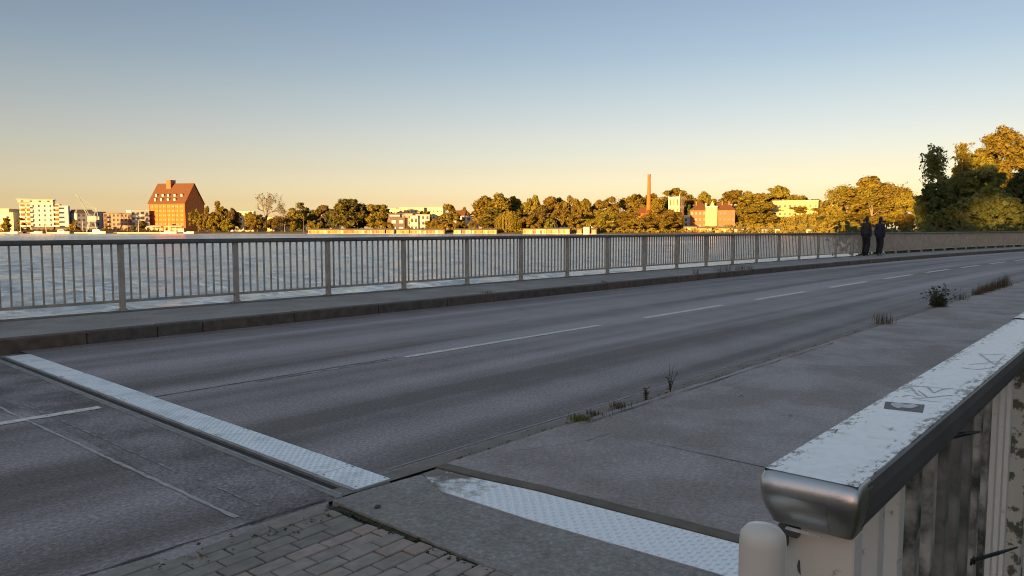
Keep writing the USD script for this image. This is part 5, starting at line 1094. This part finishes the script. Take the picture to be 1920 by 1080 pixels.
# ------------------------------------------------------------------ the trees of the shore, left to right
for a in [
 (15, 496, 408, 13, 'column', 'olive', 'dark bushy tree at the foot of the leftmost cream house'), (42, 496, 408, 12, 'column', 'brown', 'round-headed brown tree right of the low beige house'), (143, 500, 413, 16, 'bush', 'olive', 'olive bush between the white block and the crane'),
 (55, 498, 424, 10, 'bush', 'brown', 'low brown bush below the sunlit balconies'), (201, 502, 424, 10, 'bush', 'olive', 'low bush right of the crane foot'), (269, 500, 414, 12, 'column', 'rust', 'small rusty tree before the pale grey house'), (252, 500, 422, 9, 'bush', 'dark', 'dark bush left of the small rusty tree'),
 (374, 490, 394, 26, 'ragged', 'olive', 'first ragged willow, leaning on the warehouse gable'), (391, 484, 388, 22, 'ragged', 'olive', 'second ragged willow right of the warehouse', 1), (415, 484, 379, 34, 'ragged', 'olive', 'tallest ragged willow right of the warehouse', 2), (440, 484, 391, 24, 'ragged', 'brown', 'brown willow at the right end of the willow group'), (402, 480, 405, 20, 'round', 'olive', 'low round willow in front of the willow group'), (430, 480, 408, 22, 'round', 'gold', 'low golden willow in front of the tallest one'),
 (472, 488, 398, 20, 'round', 'olive', 'round tree hiding the white modern house'), (484, 480, 402, 24, 'round', 'rust', 'rusty round tree below the tall bare tree'), (502, 500, 362, 44, 'bare', 'brown', 'tall nearly leafless tree with a domed net of twigs'), (530, 505, 378, 22, 'bare', 'brown', 'smaller leafless tree right of the tall one', 1), (512, 478, 410, 26, 'wide', 'brown', 'brown thicket below the leafless trees'), (535, 476, 404, 30, 'thin', 'brown', 'thin-leaved tree with pale trunk showing'),
 (556, 500, 380, 30, 'pine', 'dark', 'flat-topped pine above the dark thicket'), (556, 490, 394, 30, 'round', 'olive', 'olive tree below the flat-topped pine'), (552, 474, 415, 12, 'column', 'olive', 'small upright olive tree beside the pale post'), (582, 476, 413, 11, 'column', 'gold', 'small golden poplar right of the pale post'), (589, 476, 413, 9, 'column', 'gold', 'twin of the small golden poplar, on its right', 0), (602, 474, 416, 13, 'bush', 'gold', 'golden bush right of the twin poplars'),
 (580, 510, 391, 40, 'wide', 'dark', 'broad dark tree behind the twin poplars'), (608, 505, 386, 40, 'oak', 'brown', 'brown-topped broad tree left of the big round dark one'), (625, 500, 396, 22, 'round', 'deep', 'deep shaded tree squeezed left of the big round dark one'),
 (655, 470, 374, 58, 'oak', 'dark', 'big round dark green tree with peaked top'), (683, 476, 384, 28, 'round', 'deep', 'darker right shoulder beside the big round green tree'), (711, 470, 384, 42, 'round', 'rust', 'large orange-brown round tree left of the cream terrace'), (728, 490, 398, 24, 'round', 'rust', 'smaller rusty tree before the cream terrace end'), (753, 540, 391, 22, 'round', 'rust', 'rusty dome rising behind the cream terrace'),
 (728, 462, 416, 20, 'bush', 'rust', 'rusty bush left of the dark boxy house'), (767, 455, 424, 16, 'bush', 'olive', 'low olive bush before the townhouses'), (798, 500, 396, 22, 'round', 'rust', 'rusty tree covering the middle of the cream terrace'), (803, 458, 414, 12, 'column', 'olive', 'upright olive tree right of the grey townhouse'), (816, 458, 411, 18, 'round', 'gold', 'golden-orange tree left of the willow-like tree'),
 (844, 456, 384, 38, 'ragged', 'olive', 'large willow-like olive tree before the skyline gap', 1), (844, 447, 425, 16, 'bush', 'olive', 'shrub standing at the water below the willow-like tree'), (872, 500, 390, 16, 'round', 'olive', 'small round tree behind the orange-roofed house'), (866, 456, 413, 14, 'column', 'olive', 'olive shrub-like tree before the white villa'), (882, 454, 415, 8, 'column', 'gold', 'slim golden tree before the white villa'), (890, 452, 421, 10, 'bush', 'olive', 'green bush before the narrow pale house'),
 (912, 455, 370, 36, 'tall', 'olive', 'left one of the two tallest dark trees'), (934, 452, 365, 36, 'tall', 'olive', 'right one of the two tallest dark trees', 1), (925, 446, 392, 44, 'round', 'dark', 'rounded dark lower tree under the two tallest'), (955, 436, 397, 46, 'willow', 'gold', 'golden weeping willow reaching down to the water'), (962, 470, 370, 34, 'oak', 'olive', 'olive tree right behind the weeping willow'), (980, 458, 386, 30, 'round', 'dark', 'dark-footed tree right of the weeping willow'),
 (998, 455, 368, 26, 'round', 'olive', 'round-topped tree fourth in the tall row right of the willow'), (1014, 445, 386, 24, 'tall', 'brown', 'brownish slim tree in the tall row', 1), (1031, 450, 370, 34, 'oak', 'olive', 'broad olive tree above the white cottage', 1), (1048, 455, 372, 24, 'round', 'rust', 'rust-tinged tree right of the broad olive one', 1), (1052, 430, 392, 26, 'thin', 'olive', 'thin tree with bright trunk above the boathouses'), (1072, 445, 369, 24, 'round', 'rust', 'rusty tree with round top in the middle of the tall row', 2),
 (1085, 450, 378, 24, 'tall', 'olive', 'narrow olive tree right of the rusty round one', 2), (1097, 440, 374, 22, 'oak', 'olive', 'last high tree before the dip in the tree line'), (1074, 425, 398, 40, 'wide', 'olive', 'wide low tree before the middle of the tall row'), (1000, 428, 402, 34, 'wide', 'olive', 'wide low tree right of the weeping willow'), (1030, 426, 408, 20, 'bush', 'dark', 'dark bush beside the white cottage'), (1115, 450, 382, 30, 'round', 'rust', 'broad rusty tree in the dip of the tree line', 1),
 (1137, 440, 371, 34, 'round', 'rust', 'dome-shaped rusty tree left of the sparse tree', 2), (1161, 455, 370, 24, 'bare', 'rust', 'sparse tree with see-through crown left of the factory', 2), (1140, 418, 394, 34, 'thin', 'gold', 'thin golden tree before the cream flat-roofed house'), (1123, 410, 406, 40, 'wide', 'gold', 'wide golden thicket at the right end of the boathouses'), (1183, 450, 366, 34, 'oak', 'olive', 'oak-like tree left of the tall chimney', 2), (1196, 455, 366, 26, 'round', 'rust', 'rusty tree just left of the chimney foot', 1),
 (1176, 412, 398, 34, 'round', 'olive', 'round olive tree before the cream flat-roofed house', 1), (1190, 405, 408, 44, 'wide', 'gold', 'wide golden tree before the factory annex', 1), (1220, 470, 365, 24, 'tall', 'olive', 'slim tree right behind the chimney'), (1229, 440, 372, 20, 'tall', 'olive', 'slim olive tree between chimney and tower', 1), (1232, 410, 390, 34, 'round', 'olive', 'rounded tree between the factory and the tower foot', 2), (1256, 405, 394, 36, 'round', 'olive', 'round tree covering the foot of the pale tower'), (1240, 400, 412, 46, 'wide', 'gold', 'wide golden shrubs below the pale tower'),
 (1265, 470, 355, 46, 'oak', 'olive', 'large tree towering behind the pale tower'), (1283, 460, 366, 22, 'round', 'olive', 'round tree at the right shoulder of the pale tower', 1), (1288, 440, 384, 12, 'column', 'deep', 'dark narrow tree between the tower and the red villa'), (1301, 450, 373, 24, 'round', 'olive', 'round tree rising left behind the red villa', 2), (1318, 455, 361, 18, 'tall', 'gold', 'tall golden tree behind the yellow gable'), (1334, 455, 374, 24, 'round', 'gold', 'golden round tree behind the right roof of the villa'), (1312, 440, 384, 40, 'wide', 'rust', 'wide rusty trees along the villa roof'),
 (1340, 440, 382, 36, 'wide', 'gold', 'wide golden trees right behind the villa roof', 1), (1372, 440, 358, 46, 'oak', 'olive', 'big domed tree right of the red villa', 1), (1378, 415, 388, 30, 'thin', 'gold', 'thin golden tree with white forked trunk'), (1387, 420, 404, 24, 'round', 'olive', 'olive round bush-like tree right beside the villa'), (1421, 400, 382, 50, 'round', 'gold', 'huge golden dome-shaped tree right of the villa', 1), (1400, 440, 360, 34, 'round', 'olive', 'high round tree behind the golden dome'),
 (1425, 440, 363, 34, 'oak', 'olive', 'second high tree behind the golden dome', 2), (1455, 430, 351, 46, 'oak', 'gold', 'highest golden tree on the wooded slope'), (1442, 440, 366, 24, 'tall', 'rust', 'rusty slim tree left of the highest golden one'), (1478, 425, 368, 30, 'round', 'gold', 'golden round tree right of the highest one', 2), (1492, 420, 366, 26, 'thin', 'gold', 'thin tree with pale straight trunk before the slope'), (1508, 425, 371, 30, 'round', 'gold', 'golden tree above the middle of the long yellow house'),
 (1528, 420, 374, 26, 'wide', 'gold', 'wide golden tree at the right end of the yellow house', 1), (1496, 405, 384, 60, 'wide', 'gold', 'low golden belt right behind the long yellow house', 2), (1456, 390, 412, 24, 'round', 'gold', 'golden bushy tree before the left of the yellow house'), (1474, 385, 414, 22, 'bush', 'olive', 'olive bush before the yellow house'), (1489, 385, 406, 7, 'column', 'olive', 'pointed cypress-like tree before the yellow house'), (1500, 385, 408, 11, 'column', 'olive', 'rounded columnar tree right of the cypress-like one'), (1518, 380, 418, 20, 'bush', 'gold', 'golden bush before the right end of the yellow house'),
 (1546, 340, 404, 30, 'wide', 'deep', 'deep shaded shrub mass left of the big golden trees'), (1560, 380, 372, 40, 'round', 'rust', 'rusty tree rising left of the big golden trees', 2), (1540, 330, 418, 24, 'bush', 'olive', 'low olive bush above the railing left of the pair'), (1585, 315, 348, 54, 'thin', 'gold', 'big loose golden tree with visible limbs, left of the pair'), (1633, 300, 334, 78, 'oak', 'gold', 'largest golden tree, right behind the walking pair', 1), (1632, 290, 352, 70, 'thin', 'gold', 'golden tree with bright branching limbs behind the pair', 1),
 (1676, 290, 347, 52, 'thin', 'rust', 'rusty feathery tree right of the walking pair', 1), (1693, 280, 362, 36, 'round', 'gold', 'golden tree at the edge of the dark shaded trees'), (1572, 290, 396, 46, 'wide', 'gold', 'wide golden lower tree left of the pair', 2), (1610, 270, 402, 40, 'round', 'gold', 'round golden tree directly left of the pair', 1), (1655, 250, 400, 56, 'wide', 'gold', 'wide golden shrubs right of the pair', 1), (1590, 262, 414, 30, 'bush', 'gold', 'golden bush just above the railing left of the pair'), (1696, 200, 402, 26, 'round', 'rust', 'small rusty tree left of the dark hedge')]:
    tree(*a)
for k, (p0, lab) in enumerate([(1600, 'low pale scrub')]): pass

# undergrowth that closes the wooded slope between and behind the single trees
r = np.random.default_rng(88); P, Nn = [], []
for k in range(26000):
    p = r.uniform(905, 1575); b = r.uniform(7, 150); d = shore_d(p) + b; x, y = far(p, d); deep_ = d > 452 or (p > 1535 and b > 40)
    hmax = (5.0 + 3.0 * math.sin(p * .07 + d * .05)) if deep_ else (1.5 + .7 * math.sin(p * .31))
    P.append((x, y, land_z(x, y) + r.uniform(0, 1) ** .8 * hmax)); Nn.append((-.7, -.3, .5))
tag(part('undergrowth', cards(r, np.array(P), np.array(Nn), .55), LEAF['olive']), 'olive undergrowth between the trees of the slope', 'undergrowth', kind='stuff')
# ------------------------------------------------------------------ the near trees at the bridge end
def near_tree(px, d, ytop, wpx, shape, leaf, n, size, label, seed, trunk_m=bark_m, name='broadleaf_tree', lean=0.0):
    r = np.random.default_rng(seed); x, y = far(px, d); z = -0.25
    H = EYE + (430 - ytop) / F_PX * d - z; W = wpx / F_PX * d
    t = thing(name, label, 'tree', (x, y, z), r.uniform(0, 6.28) if not lean else 0.0)
    if shape == 'birch':
        # leaning stem, drooping sprays
        top = np.array([-RH[0] * lean * W, -RH[1] * lean * W, H]); base = np.array([RH[0] * lean * W * .9, RH[1] * lean * W * .9, -.5]) if lean else np.array([0, 0, -.5])
        st_ = [tube([base, base * .6 + top * .35 + [0, 0, .5], base * .2 + top * .75, top], [.20, .15, .09, .02], 7)]; Pp, Nn = [], []
        for k in range(46):
            u = r.uniform(.38, 1.0); p = base + (top - base) * u; a = r.uniform(0, 6.28); L = W * .5 * r.uniform(.3, 1) * (1.25 - .6 * u); q = p + np.array([math.cos(a) * L, math.sin(a) * L, L * .45])
            st_.append(tube([p, (p + q) / 2 + [0, 0, .2], q], [.05, .03, .012], 4, False))
            for j in range(int(n / 46)):
                v = r.uniform(.25, 1.1); c = p + (q - p) * v; dr = r.uniform(0, 1) ** 1.5 * H * .14; Pp.append(c + [r.normal(0, .18), r.normal(0, .18), -dr + r.normal(0, .1)]); Nn.append((math.cos(a), math.sin(a), .2))
        part('trunk', cat(st_), birch_bark, t); part('crown', cards(r, np.array(Pp), np.array(Nn, float), size), LEAF[leaf], t, kind='stuff')
    else:
        cm_ = crown(r, H, W, shape, n, size, True); v = cm_.vertices; sz = H / np.percentile(v[:, 2], 99.7); sw = W / (2 * np.percentile(np.linalg.norm(v[:, :2], axis=1), 96)); C = v.reshape(-1, 4, 3).mean(1); sc_ = np.array([sw, sw, sz])
        cm_.vertices = (v.reshape(-1, 4, 3) - C[:, None] + (C * sc_)[:, None]).reshape(-1, 3)
        part('trunk', limbs(r, H * .15, H * .85, W * .75, 9, H * .02, H), trunk_m, t)
        part('crown', cm_, LEAF[leaf], t, kind='stuff')
    return t
near_tree(1868, 128, 247, 128, 'oak', 'olive', 26000, .24, 'biggest golden-topped tree above the dark shrubs at the bridge end', 1)
near_tree(1925, 130, 266, 90, 'round', 'olive', 16000, .24, 'olive tree cut by the right picture edge', 2)
near_tree(1818, 122, 292, 70, 'round', 'gold', 14000, .22, 'golden tree shoulder left of the biggest golden-topped tree', 3)
near_tree(1797, 112, 272, 44, 'birch', 'gold', 3000, .18, 'golden birch with drooping sprays, middle of the tree group', 4, name='birch_tree', lean=.02)
near_tree(1762, 95, 280, 66, 'birch', 'green', 2600, .17, 'leaning dark birch with white stem at the left of the group', 5, name='birch_tree', lean=.36)
near_tree(1752, 86, 344, 74, 'oak', 'deep', 12500, .20, 'dark round shaded tree below the leaning birch', 6)
near_tree(1800, 100, 326, 70, 'round', 'green', 10500, .21, 'dark tree below the golden birch', 7)
near_tree(1852, 74, 354, 112, 'wide', 'green', 19000, .18, 'broad grey-green bushy tree nearest above the railing', 8)
near_tree(1915, 84, 322, 80, 'oak', 'deep', 11000, .20, 'dark tree at the right picture edge behind the railing', 9)
near_tree(1775, 66, 388, 70, 'wide', 'green', 11500, .16, 'low olive bushy tree just behind the railing', 10)
near_tree(1728, 90, 370, 28, 'round', 'deep', 7000, .17, 'small dark tree ending the shaded group on the left', 11)
near_tree(1840, 96, 312, 70, 'round', 'green', 10000, .21, 'dark middle tree between golden top and grey-green bush', 12)
r = np.random.default_rng(77); P = []
for k in range(6500):
    q_ = r.uniform(43, 98); x, y, _ = cp(q_, r.uniform(13.2, 16.5)); P.append((x, y, -.3 + r.uniform(0, 1) ** .7 * (1.5 + .35 * math.sin(q_ * .9) + .5 * math.sin(q_ * 2.3))))
tag(part('hedge_bank', cards(r, np.array(P), np.tile([-.6, -.6, .5], (len(P), 1)), .14), LEAF['deep']), 'dark leafy hedge close behind the railing at the bridge end', 'hedge', kind='stuff')
# the wooded hill behind the viewpoint, which keeps the bridge in shade
i = 0
for xx in (-330, -300, -270):
    for yy in range(-300, 250, 15):
        src, H, W = kind(['round', 'oak', 'tall'][i % 3], ['dark', 'olive', 'olive'][i % 3]); q = _tr.normal(0, 3, 2); h = _tr.uniform(.75, 1.15)
        dup(src, 'broadleaf_tree', 'broad green tree in the wood on the hill behind the bridge', 'tree', (xx + q[0], yy + q[1], hill_z(xx + q[0], yy + q[1]) - .3), _tr.uniform(0, 6.28), (h * 1.35, h * 1.35, h), 'trees of the wood on the hill'); i += 1
tag(part('clipped_hedge', cards(np.random.default_rng(92), ADDED_HEDGE, np.tile([0, .8, .4], (len(ADDED_HEDGE), 1)), .05), LEAF['dark']), 'unseen green hedge added to darken the outer side of the near railing', 'hedge', kind='stuff')  # added out of view so the railing flanks turn darker
